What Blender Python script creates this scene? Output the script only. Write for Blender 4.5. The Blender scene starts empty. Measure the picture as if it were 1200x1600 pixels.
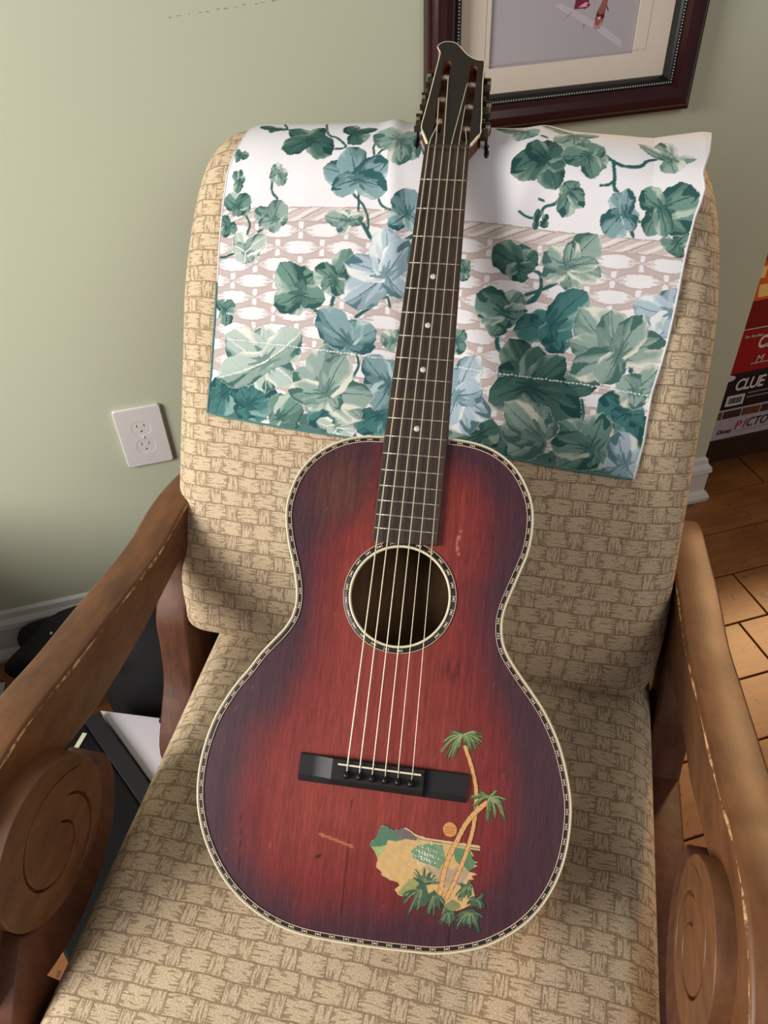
import bpy, bmesh, math, random
import numpy as np
from mathutils import Matrix, Vector
C = bpy.context.scene.collection
random.seed(4); rng = np.random.default_rng(7)

# ---------------------------------------------------------------- camera, light, exposure
CR = np.array([[0.960631896, -0.207205061, 0.185074099],
               [-0.275833514, -0.631712832, 0.724468612],
               [-0.03319988, -0.746997296, -0.663997596]])
cam = bpy.data.cameras.new('camera'); camo = bpy.data.objects.new('camera', cam); C.objects.link(camo)
M = Matrix.Identity(4)
for i in range(3):
    M[i][0] = CR[i, 0]; M[i][1] = -CR[i, 1]; M[i][2] = -CR[i, 2]
M[2][3] = 1.29
camo.matrix_world = M
cam.sensor_fit = 'AUTO'; cam.sensor_width = 36; cam.lens = 27; cam.clip_start = .02
bpy.context.scene.camera = camo
sc = bpy.context.scene
sc.view_settings.view_transform = 'Standard'; sc.view_settings.look = 'None'
sc.view_settings.gamma = 1; sc.view_settings.use_curve_mapping = False
sc.view_settings.exposure = 0.0
wd = bpy.data.worlds.new('world'); sc.world = wd; wd.use_nodes = True
wd.node_tree.nodes['Background'].inputs[0].default_value = (.80, .82, .86, 1)
wd.node_tree.nodes['Background'].inputs[1].default_value = .20

def area(name, loc, target, sx, sy, power, col):
    l = bpy.data.lights.new(name, 'AREA'); l.shape = 'RECTANGLE'; l.size = sx; l.size_y = sy; l.energy = power; l.color = col
    o = bpy.data.objects.new(name, l); C.objects.link(o); o.location = loc
    o.rotation_euler = (Vector(target) - Vector(loc)).to_track_quat('-Z', 'Y').to_euler(); return o
area('window_light', (-1.75, .15, 1.50), (.05, .85, .85), .9, 1.0, 54, (1, .97, .92))
area('room_light', (.9, -1.6, 2.3), (.2, .6, .6), 1.6, 1.2, 16, (1, .92, .82))
def lamp(name, loc, power, col, r):
    l = bpy.data.lights.new(name, 'POINT'); l.energy = power; l.color = col; l.shadow_soft_size = r
    o = bpy.data.objects.new(name, l); C.objects.link(o); o.location = loc
lamp('shelf_fill_light', (1.50, 1.04, .62), .8, (1, .66, .34), .05)  # added warm fill for the game boxes, no lamp stands here
lamp('far_room_lamp_light', (2.22, 1.80, 1.66), 115, (1, .60, .27), .10)

# ---------------------------------------------------------------- helpers
def link(name, me, mats=(), parent=None):
    o = bpy.data.objects.new(name, me); C.objects.link(o)
    for m in (mats if isinstance(mats, (list, tuple)) else [mats]): me.materials.append(m)
    if parent is not None: o.parent = parent
    return o
def tag(o, label=None, cat=None, group=None, kind=None):
    if label: o['label'] = label
    if cat: o['category'] = cat
    if group: o['group'] = group
    if kind: o['kind'] = kind
    return o
def empty(name, loc, label, cat, group=None, rot=None):
    o = bpy.data.objects.new(name, None); C.objects.link(o); o.location = loc; o.empty_display_size = .05
    if rot: o.rotation_euler = rot
    return tag(o, label, cat, group)
def mesh(name, v, f, smooth=False):
    me = bpy.data.meshes.new(name); me.from_pydata([tuple(map(float, p)) for p in v], [], f); me.update()
    if smooth: me.shade_smooth()
    return me
def box(name, lo, hi, mat, parent=None, bev=0.0, mtx=None):
    bm = bmesh.new(); bmesh.ops.create_cube(bm, size=1)
    for v in bm.verts:
        v.co = Vector([lo[i] + (v.co[i] + .5) * (hi[i] - lo[i]) for i in range(3)])
    if bev: bmesh.ops.bevel(bm, geom=bm.edges[:], offset=bev, segments=2, affect='EDGES', profile=.6)
    if mtx is not None: bm.transform(mtx)
    me = bpy.data.meshes.new(name); bm.to_mesh(me); bm.free(); return link(name, me, mat, parent)
def prism(name, outer, holes, z0, z1, mat, parent=None, bev=0.0, xf=None):
    cu = bpy.data.curves.new(name, 'CURVE'); cu.dimensions = '2D'; cu.fill_mode = 'BOTH'; cu.extrude = (z1 - z0) / 2 - bev; cu.bevel_depth = bev; cu.bevel_resolution = 1
    for pl in [outer] + list(holes):
        sp = cu.splines.new('POLY'); sp.points.add(len(pl) - 1); sp.use_cyclic_u = True
        for i, p in enumerate(pl): sp.points[i].co = (p[0], p[1], 0, 1)
    t = bpy.data.objects.new('t', cu); C.objects.link(t)
    dg = bpy.context.evaluated_depsgraph_get(); me = bpy.data.meshes.new_from_object(t.evaluated_get(dg))
    bpy.data.objects.remove(t); bpy.data.curves.remove(cu)
    me.name = name; me.transform(Matrix.Translation((0, 0, (z0 + z1) / 2)))
    if xf is not None: me.transform(xf)
    me.materials.clear(); return link(name, me, mat, parent)
def text(name, s, size, mat, mtx, parent=None, ext=.0004, shear=0, sx=1.0, bold=0, spacing=1.0):
    cu = bpy.data.curves.new(name, 'FONT'); cu.body = s; cu.size = size; cu.extrude = ext; cu.shear = shear; cu.offset = bold; cu.space_character = spacing
    t = bpy.data.objects.new('t', cu); C.objects.link(t)
    dg = bpy.context.evaluated_depsgraph_get(); me = bpy.data.meshes.new_from_object(t.evaluated_get(dg))
    bpy.data.objects.remove(t); bpy.data.curves.remove(cu)
    me.transform(Matrix.Diagonal((sx, 1, 1, 1))); me.transform(mtx); me.materials.clear(); me.name = name
    return link(name, me, mat, parent)
def catmull(P, n, closed=False):
    P = np.array(P, float); m = len(P); out = []
    rngN = m if closed else m - 1
    for i in range(rngN):
        if closed: a, b, c, d = P[(i - 1) % m], P[i], P[(i + 1) % m], P[(i + 2) % m]
        else: a, b, c, d = P[max(i - 1, 0)], P[i], P[i + 1], P[min(i + 2, m - 1)]
        for k in range(n):
            t = k / n
            out.append(.5 * ((2 * b) + (-a + c) * t + (2 * a - 5 * b + 4 * c - d) * t * t + (-a + 3 * b - 3 * c + d) * t ** 3))
    if not closed: out.append(P[-1])
    return np.array(out)
def resample(P, n, closed=False):
    Q = np.vstack([P, P[:1]]) if closed else P
    s = np.r_[0, np.cumsum(np.linalg.norm(np.diff(Q, axis=0), axis=1))]
    t = np.linspace(0, s[-1], n + 1)[:n] if closed else np.linspace(0, s[-1], n)
    return np.stack([np.interp(t, s, Q[:, k]) for k in range(Q.shape[1])], 1)
def tube_data(P, r, n=8):
    P = np.array(P, float); m = len(P); T = np.gradient(P, axis=0); T /= np.linalg.norm(T, axis=1)[:, None] + 1e-12
    up = np.array([0, 0, 1.]) if abs(T[0][2]) < .9 else np.array([1., 0, 0])
    v = []; r = np.broadcast_to(r, (m,))
    for i in range(m):
        a = np.cross(T[i], up); a /= np.linalg.norm(a) + 1e-12; b = np.cross(a, T[i]); up = b
        for k in range(n):
            an = 2 * math.pi * k / n; v.append(P[i] + r[i] * (math.cos(an) * a + math.sin(an) * b))
    f = [(i * n + k, i * n + (k + 1) % n, (i + 1) * n + (k + 1) % n, (i + 1) * n + k) for i in range(m - 1) for k in range(n)]
    f += [tuple(range(n))[::-1], tuple((m - 1) * n + k for k in range(n))]
    return v, f
def tube(name, P, r, mat, parent=None, n=8):
    v, f = tube_data(P, r, n); return link(name, mesh(name, v, f, True), mat, parent)
def lathe(name, prof, mat, parent=None, n=20, mtx=None, smooth=True):
    v = []; f = []; m = len(prof)
    for k in range(n):
        a = 2 * math.pi * k / n
        for r, z in prof: v.append((r * math.cos(a), r * math.sin(a), z))
    for k in range(n):
        for i in range(m - 1): f.append((k * m + i, ((k + 1) % n) * m + i, ((k + 1) % n) * m + i + 1, k * m + i + 1))
    me = mesh(name, v, f, smooth)
    if mtx is not None: me.transform(mtx)
    return link(name, me, mat, parent)
def inpoly(X, Y, P):
    ins = np.zeros(X.shape, bool); P = np.array(P, float); j = len(P) - 1
    for i in range(len(P)):
        xi, yi = P[i]; xj, yj = P[j]
        if yi != yj: ins ^= ((yi > Y) != (yj > Y)) & (X < (xj - xi) * (Y - yi) / (yj - yi) + xi)
        j = i
    return ins
def segdist(X, Y, P, closed=False):
    D = np.full(X.shape, 1e9); P = np.array(P, float)
    if closed: P = np.vstack([P, P[:1]])
    for a, b in zip(P[:-1], P[1:]):
        d = b - a; L = d @ d + 1e-12; t = np.clip(((X - a[0]) * d[0] + (Y - a[1]) * d[1]) / L, 0, 1)
        D = np.minimum(D, np.hypot(X - a[0] - t * d[0], Y - a[1] - t * d[1]))
    return D
def lin(c):
    c = np.asarray(c, float) / 255.; return np.where(c <= .04045, c / 12.92, ((c + .055) / 1.055) ** 2.4)
def noise2(X, Y, seed=0, octs=3):
    r = np.random.default_rng(seed); out = 0; amp = 1
    for o in range(octs):
        for k in range(5):
            a = r.uniform(0, 2 * math.pi); fq = (2 ** o) * r.uniform(.6, 1.4); p = r.uniform(0, 6.28)
            out = out + amp * np.sin((X * math.cos(a) + Y * math.sin(a)) * fq + p) / 5
        amp *= .6
    return out
def set_col(me, cols, name='Col'):
    at = me.color_attributes.new(name, 'FLOAT_COLOR', 'POINT'); a = np.ones((len(cols), 4), np.float32); a[:, :3] = cols
    at.data.foreach_set('color', a.ravel())
def grid_mesh(name, P, keep=None, smooth=True):
    H, W = P.shape[:2]; idx = np.arange(H * W).reshape(H, W)
    q = np.stack([idx[:-1, :-1], idx[:-1, 1:], idx[1:, 1:], idx[1:, :-1]], -1).reshape(-1, 4)
    if keep is not None: q = q[keep[:-1, :-1].ravel()]
    used = np.unique(q); remap = -np.ones(H * W, int); remap[used] = np.arange(len(used)); q = remap[q]
    me = bpy.data.meshes.new(name); me.vertices.add(len(used)); me.vertices.foreach_set('co', P.reshape(-1, 3)[used].astype(np.float32).ravel())
    me.loops.add(q.size); me.loops.foreach_set('vertex_index', q.ravel().astype(np.int32))
    me.polygons.add(len(q)); me.polygons.foreach_set('loop_start', np.arange(0, q.size, 4, dtype=np.int32)); me.polygons.foreach_set('loop_total', np.full(len(q), 4, np.int32))
    me.update(calc_edges=True)
    if smooth: me.shade_smooth()
    return me, used

# ---------------------------------------------------------------- materials
class NT:
    def __init__(s, name, rough=.5, metal=0, spec=.5):
        s.m = bpy.data.materials.new(name); s.m.use_nodes = True; s.t = s.m.node_tree; s.b = s.t.nodes['Principled BSDF']
        s.b.inputs['Roughness'].default_value = rough; s.b.inputs['Metallic'].default_value = metal; s.b.inputs['Specular IOR Level'].default_value = spec
    def n(s, ty, **k):
        nd = s.t.nodes.new(ty)
        for a, b in k.items(): setattr(nd, a, b)
        return nd
    def l(s, a, b): s.t.links.new(a, b)
    def math(s, op, a, b=None, c=None):
        nd = s.n('ShaderNodeMath', operation=op)
        for i, x in enumerate((a, b, c)):
            if x is None: continue
            if isinstance(x, (int, float)): nd.inputs[i].default_value = x
            else: s.l(x, nd.inputs[i])
        return nd.outputs[0]
    def mix(s, f, a, b, mode='MIX'):
        nd = s.n('ShaderNodeMix', data_type='RGBA', blend_type=mode)
        for i, x in ((0, f), (6, a), (7, b)):
            if isinstance(x, (int, float)): nd.inputs[i].default_value = x
            elif isinstance(x, (tuple, list, np.ndarray)): nd.inputs[i].default_value = (*[float(q) for q in x[:3]], 1)
            else: s.l(x, nd.inputs[i])
        return nd.outputs[2]
    def noise(s, vec, scale, detail=3, rough=.5):
        nd = s.n('ShaderNodeTexNoise'); nd.inputs['Scale'].default_value = scale; nd.inputs['Detail'].default_value = detail; nd.inputs['Roughness'].default_value = rough
        if vec is not None: s.l(vec, nd.inputs['Vector'])
        return nd.outputs[0]
    def mapped(s, src, scale, loc=(0, 0, 0), rot=(0, 0, 0)):
        tc = s.n('ShaderNodeTexCoord'); mp = s.n('ShaderNodeMapping'); mp.inputs['Scale'].default_value = scale; mp.inputs['Location'].default_value = loc; mp.inputs['Rotation'].default_value = rot
        s.l(tc.outputs[src], mp.inputs[0]); return mp.outputs[0]
    def ramp(s, f, stops):
        nd = s.n('ShaderNodeValToRGB'); e = nd.color_ramp.elements
        while len(e) < len(stops): e.new(.5)
        for i, (p, c) in enumerate(stops): e[i].position = p; e[i].color = (*[float(q) for q in c], 1)
        s.l(f, nd.inputs[0]); return nd.outputs[0]
    def bump(s, h, st=.3, dist=.001):
        nd = s.n('ShaderNodeBump'); nd.inputs['Strength'].default_value = st; nd.inputs['Distance'].default_value = dist; s.l(h, nd.inputs['Height']); s.l(nd.outputs[0], s.b.inputs['Normal'])
    def base(s, c):
        if isinstance(c, (tuple, list, np.ndarray)): s.b.inputs['Base Color'].default_value = (*[float(q) for q in c[:3]], 1)
        else: s.l(c, s.b.inputs['Base Color'])
def plain(name, rgb, rough=.5, metal=0, var=.12, scale=60, spec=.5, bump=0):
    t = NT(name, rough, metal, spec); c = lin(rgb); v = t.mapped('Object', (1, 1, 1)); nz = t.noise(v, scale)
    t.base(t.mix(nz, c * (1 - var), np.clip(c * (1 + var), 0, 1)))
    if bump: t.bump(nz, bump, .0008)
    return t.m
def wood(name, dark, light, scale=(8, 8, 1.2), rough=.4, bump=.1, mottled=.0):
    t = NT(name, rough); v = t.mapped('Object', scale); nz = t.noise(v, 9, 6, .6); n2 = t.noise(t.mapped('Object', (1, 1, 1)), 14, 3)
    f = t.math('ADD', t.math('MULTIPLY', nz, .7), t.math('MULTIPLY', n2, .35))
    t.base(t.ramp(f, [(.3, lin(dark)), (.75, lin(light))]))
    pores = t.noise(t.mapped('Object', (scale[0] * 3, scale[1] * 3, scale[2] * 3)), 30, 4); t.bump(pores, bump, .0006); return t.m

# ---------------------------------------------------------------- traced outlines (metres / millimetres in the things own frames)
LEAVES=[('T',-248,296,[(-262,313,29),(-259,270,34),(-225,311,29)]),('T',-217,285,[(-229,312,29),(-180,302,38),(-235,278,34),(-193,271,25),(-202,276,22)]),('M',-176,273,[(-151,297,32),(-177,302,26),(-150,266,22),(-187,266,17)]),('T',-117,287,[(-142,290,25),(-138,270,19),(-89,284,28),(-116,266,21),(-107,301,21)]),('T',-54,288,[(-39,297,34),(-70,276,28),(-42,268,29),(-77,267,22)]),('P',-102,269,[(-127,273,16),(-92,282,22),(-80,267,22),(-110,258,18)]),('D',66,279,[(45,280,31),(85,289,30),(85,266,27),(65,261,23),(31,263,23)]),('T',221,316,[(192,329,32),(241,318,26),(211,306,22),(239,288,33),(217,296,21)]),('D',171,312,[(142,314,29),(163,301,26),(178,313,28)]),('D',-213,612,[(-233,620,10),(-203,610,8),(-216,604,8)]),('D',-164,592,[(-194,580,23),(-135,573,25),(-153,612,18),(-193,610,17)]),('D',-112,603,[(-128,614,16),(-89,608,9),(-103,584,23)]),('G',-57,589,[(-90,597,25),(-55,562,24),(-35,572,22),(-40,603,18)]),('N',-101,546,[(-116,579,31),(-140,557,25),(-129,535,22),(-68,564,27),(-66,536,26)]),('N',-40,512,[(-46,538,29),(-60,498,19),(-25,501,23),(-27,524,21)]),('M',-244,572,[(-253,578,8),(-233,572,8),(-247,565,6)]),('M',-241,546,[(-249,554,8),(-234,546,8),(-244,531,10),(-240,557,6)]),('G',-192,552,[(-201,561,12),(-183,553,9),(-204,548,11),(-189,539,12)]),('M',-241,516,[(-257,527,18),(-227,528,17),(-240,505,17),(-225,513,15),(-253,513,13)]),('G',-195,502,[(-188,523,22),(-220,511,17),(-195,487,14),(-179,503,14),(-214,495,13)]),('M',-255,492,[(-262,505,15),(-241,490,14),(-258,481,12)]),('P',-229,464,[(-241,486,18),(-205,482,18),(-244,471,14),(-230,451,21),(-211,462,18)]),('G',-107,502,[(-134,507,17),(-90,506,13),(-118,489,17),(-110,513,11)]),('M',-159,418,[(-184,452,32),(-155,450,28),(-189,405,28),(-169,396,23),(-128,415,24),(-140,441,18)]),('M',-117,435,[(-142,449,23),(-130,424,19),(-102,470,24),(-105,423,19),(-89,447,15)]),('B',-58,446,[(-63,495,34),(-106,456,26),(-101,413,38),(-37,483,31),(-30,443,21),(-33,424,22)]),('G',75,614,[(43,630,14),(91,605,19),(70,597,15)]),('G',129,618,[(94,628,11),(156,622,12),(128,589,33),(109,600,12)]),('D',102,577,[(82,591,22),(114,597,24),(69,559,29),(117,548,26),(125,574,21)]),('M',147,586,[(120,584,23),(140,605,24),(162,599,17),(166,574,20),(155,562,19)]),('M',133,545,[(125,555,15),(140,557,10),(128,520,18),(148,544,12),(148,532,13)]),('D',101,515,[(100,503,6),(102,525,6)]),('D',109,514,[(111,521,6),(110,506,8)]),('N',191,530,[(177,549,17),(192,555,16),(174,507,28),(206,527,14),(203,515,13)]),('G',231,589,[(199,609,11),(221,617,18),(236,574,23),(255,589,9)]),('M',248,507,[(241,496,27),(259,518,18)]),('M',226,540,[(206,555,22),(217,511,20),(236,512,17),(261,555,29),(262,525,32)]),('D',90,464,[(59,481,29),(88,487,23),(104,481,20),(68,460,16),(83,449,23),(105,464,11)]),('G',142,469,[(113,481,26),(114,456,21),(147,443,21),(175,462,23),(166,504,31),(171,476,15),(143,496,16)]),('M',30,456,[(25,467,14),(35,456,15),(27,444,12)]),('B',255,429,[(214,436,28),(256,457,38),(244,405,31),(262,410,25)]),('M',-252,396,[(-262,406,13),(-239,402,17),(-251,377,17)]),('G',-43,374,[(-58,379,16),(-39,386,18),(-47,363,17)]),('N',-96,368,[(-133,401,34),(-114,393,25),(-88,393,25),(-65,385,29),(-64,366,19),(-125,360,27),(-95,354,18)]),('N',-44,325,[(-74,354,28),(-74,322,30),(-40,353,33),(-59,296,29),(-37,302,26)]),('P',-197,338,[(-249,364,42),(-203,377,34),(-155,376,33),(-256,315,35),(-196,303,32),(-160,317,30),(-153,352,26)]),('G',-118,308,[(-124,361,44),(-97,352,34),(-160,328,33),(-165,307,26),(-145,293,25),(-63,309,30),(-74,282,29),(-101,291,23)]),('M',78,415,[(46,431,30),(94,436,23),(102,418,16),(50,408,22),(66,389,23),(86,399,21)]),('T',130,405,[(91,396,29),(107,415,19),(162,443,33),(155,416,21),(123,385,20),(146,377,30)]),('M',28,380,[(35,392,15),(33,365,17),(20,378,14)]),('D',114,336,[(88,385,37),(118,380,27),(148,370,31),(79,354,30),(73,317,36),(159,331,34),(187,345,29),(172,308,40),(152,310,27)]),('B',36,319,[(51,364,30),(63,328,27),(26,313,23),(53,278,33),(29,286,22),(74,298,25)]),('G',226,341,[(213,356,27),(249,369,24),(228,322,24),(249,341,19)]),('G',205,379,[(159,424,42),(152,389,28),(192,426,35),(224,424,29),(253,397,36),(227,376,17),(158,355,31),(191,347,28)]),('M',188,275,[(154,300,27),(146,277,29),(157,251,29),(197,313,29),(212,263,33),(184,251,28)]),('G',133,283,[(92,315,30),(89,289,30),(101,261,32),(121,317,30),(140,304,27),(128,262,18)]),('B',229,262,[(217,295,30),(241,280,24),(207,255,24),(241,247,23)])]
STEMS=[(1.4,[(-201,546),(-200,533),(-193,525)]),(1.4,[(-232,509),(-225,495),(-228,485)]),(1.4,[(-214,487),(-207,492)]),(1.4,[(-261,457),(-252,459),(-242,463)]),(1.4,[(-104,531),(-90,517),(-84,503),(-84,493)]),(1.4,[(-98,536),(-96,512)]),(2.2,[(-92,501),(-79,484)]),(1.4,[(-77,532),(-70,520),(-54,513)]),(1.4,[(-154,624),(-144,599),(-132,593),(-119,581),(-131,579)]),(1.4,[(-85,588),(-87,580),(-83,570),(-77,577),(-68,579)]),(2.2,[(-116,420),(-120,406)]),(1.9,[(-59,434),(-63,424),(-72,409)]),(2.2,[(-40,483),(-29,491)]),(1.4,[(-206,614),(-191,607)]),(1.4,[(-206,627),(-198,612),(-202,608)]),(1.1,[(-48,585),(-35,584),(-29,575)]),(1.9,[(161,591),(174,581),(188,577),(202,579),(208,586),(222,591)]),(1.9,[(173,582),(176,567),(177,556),(182,550)]),(1.4,[(177,562),(171,557),(163,556)]),(1.6,[(121,553),(123,543),(119,533),(108,528),(105,520)]),(1.4,[(82,520),(90,516),(98,516),(101,524)]),(1.6,[(206,524),(214,524)]),(1.9,[(199,516),(203,508)]),(1.9,[(96,462),(111,458),(114,444),(110,431),(101,426)]),(1.9,[(137,461),(125,447),(99,435)]),(1.4,[(101,535),(106,534)]),(1.4,[(95,604),(101,603)]),(2.2,[(-146,409),(-133,397)]),(2.2,[(-113,436),(-119,408)]),(1.9,[(-61,431),(-65,416),(-89,397)]),(1.6,[(-65,416),(-55,422),(-50,411)]),(1.6,[(-85,357),(-81,343),(-87,329)]),(1.6,[(99,425),(108,433),(114,444)]),(2.4,[(73,392),(74,378),(81,370)]),(2.2,[(112,394),(111,385)]),(2.4,[(211,375),(219,369),(220,363)])]
LAND=[(-3.6,692.7),(-1.8,689.4),(2.1,686.4),(3.1,680.7),(5.7,675.4),(8.8,674.4),(12.3,676.5),(17.2,677.8),(22.3,676.1),(26.9,674.0),(30.8,676.0),(38.6,678.9),(49.3,680.5),(62.9,680.1),(80.6,680.2),(94.6,680.2),(94.9,683.6),(86.2,684.3),(89.1,687.4),(90.3,689.7),(87.9,691.5),(92.2,693.8),(94.8,694.0),(90.9,696.5),(94.6,697.4),(90.2,700.0),(86.8,702.9),(94.7,704.2),(89.8,706.9),(92.6,709.4),(87.4,709.6),(92.1,715.7),(95.2,726.9),(85.6,734.0),(73.7,738.7),(66.0,744.6),(68.8,730.7),(64.2,725.6),(49.7,726.6),(30.4,731.8),(26.2,731.0),(23.1,727.0),(26.9,723.1),(25.1,720.9),(17.6,720.0),(12.6,717.7),(9.8,716.7),(10.1,714.6),(5.0,711.4),(4.6,708.5),(5.8,704.4),(3.9,701.6),(0.1,696.2)]
TREES=[(-3.6,692.7),(-1.8,689.4),(2.1,686.4),(3.1,680.7),(5.7,675.4),(8.8,674.4),(12.3,676.5),(17.2,677.8),(23.7,679.0),(28.5,683.8),(21.3,686.3),(12.9,686.9),(12.3,691.5),(-1.2,694.6)]
HILL=[(18.3,678.2),(22.3,675.9),(26.9,674.0),(32.0,676.8),(43.1,682.5),(36.9,683.7),(27.4,683.7),(20.8,681.4)]
RIDGE=[(27.0,674.5),(31.9,676.3),(39.7,680.3),(51.4,681.0),(70.3,681.4),(94.8,681.7)]
PALE=[(-1.2,694.6),(12.3,691.5),(11.2,695.7),(9.4,698.9),(6.1,702.8),(3.9,701.6)]
LAGOON=[(34.8,693.4),(39.5,688.3),(47.6,684.9),(62.2,684.2),(66.0,696.0),(62.1,704.4),(53.6,702.6),(46.2,701.7),(38.6,699.3)]
FOLI=[(70.6,684.0),(85.1,683.5),(90.3,689.7),(92.2,693.8),(91.2,699.8),(85.8,703.0),(80.1,697.0),(74.9,696.7)]
GREY=[(43.2,703.1),(62.1,704.4),(78.4,701.1),(88.9,702.6),(83.5,711.2),(75.9,718.1),(63.6,719.8),(56.5,711.1)]
OLIVE=[(29.7,724.6),(36.1,715.9),(44.3,714.7),(49.8,727.6),(31.5,731.7),(25.9,729.1)]
OLIVE2=[(70.8,730.4),(76.8,727.6),(83.4,732.4),(75.7,738.4),(66.1,745.5),(68.3,736.5)]
SPK=[(46.6,695.7)]
SUN=[(67.1,670.6),(73.5,669.7)]
TRK1=[(74.0,598.3),(81.5,615.0),(87.2,634.2),(88.3,652.2),(87.2,668.6),(83.1,688.6),(77.9,705.4),(69.8,727.2)]
TRK2=[(97.0,643.7),(86.8,654.8),(79.4,666.5),(73.8,680.2),(68.3,693.9),(65.3,707.2),(63.6,724.9)]
FRONDS=[((71.2,587.7),[(51.9,604.5),(58.5,610.4),(64.6,609.6),(67.2,600.9),(55.4,596.4),(88.5,586.4),(87.4,593.3),(84.5,599.6),(79.5,601.5),(59.8,587.4),(80.6,584.8),(74.5,594.9)]),((99.1,638.5),[(83.2,643.0),(86.3,648.4),(114.9,655.2),(111.9,649.1),(100.4,658.4),(105.6,654.8),(109.6,642.8),(90.3,635.5),(103.7,632.9),(112.7,639.1)]),((47.4,724.1),[(37.7,746.1),(42.2,739.4),(47.8,736.7),(32.6,737.3),(32.7,730.9),(44.1,742.0)]),((57.9,727.3),[(54.4,742.9),(61.2,743.4),(68.0,735.4),(64.2,739.9),(57.2,736.9),(68.1,730.6)]),((49.3,717.4),[(40.7,709.0),(46.5,706.9),(52.7,708.9),(59.0,712.0),(39.7,715.6),(61.1,716.5)]),((86.5,716.1),[(78.9,725.9),(82.4,727.0),(86.5,726.4),(91.3,723.3),(92.8,716.0),(79.5,713.9),(88.5,711.1)]),((95.2,725.9),[(101.2,721.1),(101.7,731.3),(89.3,729.1),(92.1,731.9),(98.9,733.2)]),((91.7,736.6),[(81.3,751.5),(78.2,744.9),(86.9,748.3),(99.6,750.3),(101.6,739.1),(95.0,745.5),(91.1,748.5),(82.9,741.1)]),((72.6,739.4),[(66.0,749.0),(70.1,747.6),(75.3,750.0),(78.1,743.3)])]
RED=[(-25.9,311.8),(-34.3,351.6),(-49.5,385.1),(-72.3,406.3),(-81.0,438.7),(-76.3,475.5),(-75.5,506.0),(-80.1,542.6),(-99.9,580.5),(-121.0,606.5),(-128.8,659.4),(-122.4,714.8),(-89.8,740.4),(-41.7,747.0),(16.1,746.6),(72.0,738.5),(105.3,704.7),(118.8,665.5),(117.0,622.1),(106.5,584.5),(91.7,546.4),(79.0,501.3),(70.6,460.5),(77.6,417.2),(77.4,380.0),(62.8,353.0),(43.3,341.9),(21.0,337.3)]
BRIGHT=[(-33.1,390.0),(-44.3,428.9),(-55.5,491.7),(-54.3,551.6),(-71.8,606.3),(-98.0,638.3),(-84.4,692.9),(-11.8,705.0),(56.0,690.2),(63.1,645.6),(63.6,589.7),(46.5,534.2),(46.7,475.0),(53.6,419.5),(46.5,376.5),(32.5,358.8)]
TAN=[(-69.9,374.1)]
SMUDGE=[(56.8,530.1)]
CHIP=[(50.6,413.6)]
CRACKS=[[(-124.9,681.6),(-120.6,714.5),(-118.8,743.4)],[(-23.3,657.0),(-22.2,701.0),(-22.1,749.5),(-21.1,762.6)],[(72.7,722.6),(74.4,746.0),(74.6,765.7)]]
SCR=[(-50.1,690.0),(-36.8,692.6),(-18.6,696.7)]
DINK=[(-48.2,710.0)]
BODY=[(-0.0308,0.3128),(-0.0495,0.3135),(-0.0703,0.3183),(-0.0893,0.3284),(-0.1033,0.341),(-0.1143,0.3576),(-0.12,0.3772),(-0.1218,0.3928),(-0.1198,0.4092),(-0.1148,0.4285),(-0.1115,0.4372),(-0.1051,0.4554),(-0.1008,0.4721),(-0.0994,0.4856),(-0.1016,0.4993),(-0.1091,0.5125),(-0.1209,0.5271),(-0.1306,0.5404),(-0.1355,0.5501),(-0.1467,0.5656),(-0.1548,0.5807),(-0.1626,0.598),(-0.1677,0.6169),(-0.1706,0.6355),(-0.1712,0.6537),(-0.1695,0.6714),(-0.1664,0.6848),(-0.1592,0.7035),(-0.1498,0.7199),(-0.1368,0.7367),(-0.1218,0.7506),(-0.1039,0.762),(-0.0826,0.771),(-0.0581,0.7764),(-0.0356,0.7778),(-0.0032,0.7779),(0.0195,0.7774),(0.042,0.7763),(0.0609,0.7753),(0.0793,0.7717),(0.1011,0.7649),(0.1154,0.7576),(0.1317,0.7464),(0.1455,0.7328),(0.1566,0.7166),(0.1651,0.6978),(0.17,0.6793),(0.1723,0.6587),(0.1722,0.6381),(0.1696,0.6222),(0.1647,0.6038),(0.1585,0.5863),(0.1512,0.5719),(0.1417,0.5564),(0.1296,0.5415),(0.1186,0.5285),(0.1079,0.5149),(0.1016,0.5038),(0.099,0.4911),(0.0988,0.4771),(0.1025,0.4624),(0.1078,0.4465),(0.113,0.4305),(0.1168,0.4195),(0.1194,0.404),(0.12,0.3836),(0.117,0.3657),(0.109,0.348),(0.099,0.3338),(0.0846,0.3221),(0.0668,0.3141),(0.046,0.3104),(0.0276,0.31),(-0.0019,0.3099)]
HEAD=[(-0.0204,0.0052),(-0.0254,0.0176),(-0.0305,0.032),(-0.0297,0.0505),(-0.0277,0.077),(-0.0257,0.1069),(-0.024,0.1335),(-0.0228,0.1511),(-0.0241,0.1566),(-0.0271,0.1635),(-0.0246,0.1685),(-0.0198,0.1717),(-0.0125,0.172),(-0.0057,0.1688),(0.0002,0.1611),(0.0068,0.1516),(0.0136,0.145),(0.0211,0.141),(0.027,0.1405),(0.0284,0.1345),(0.0289,0.1055),(0.0303,0.0764),(0.032,0.0515),(0.0325,0.0329),(0.0326,0.0244),(0.0226,0.0039)]

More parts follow.
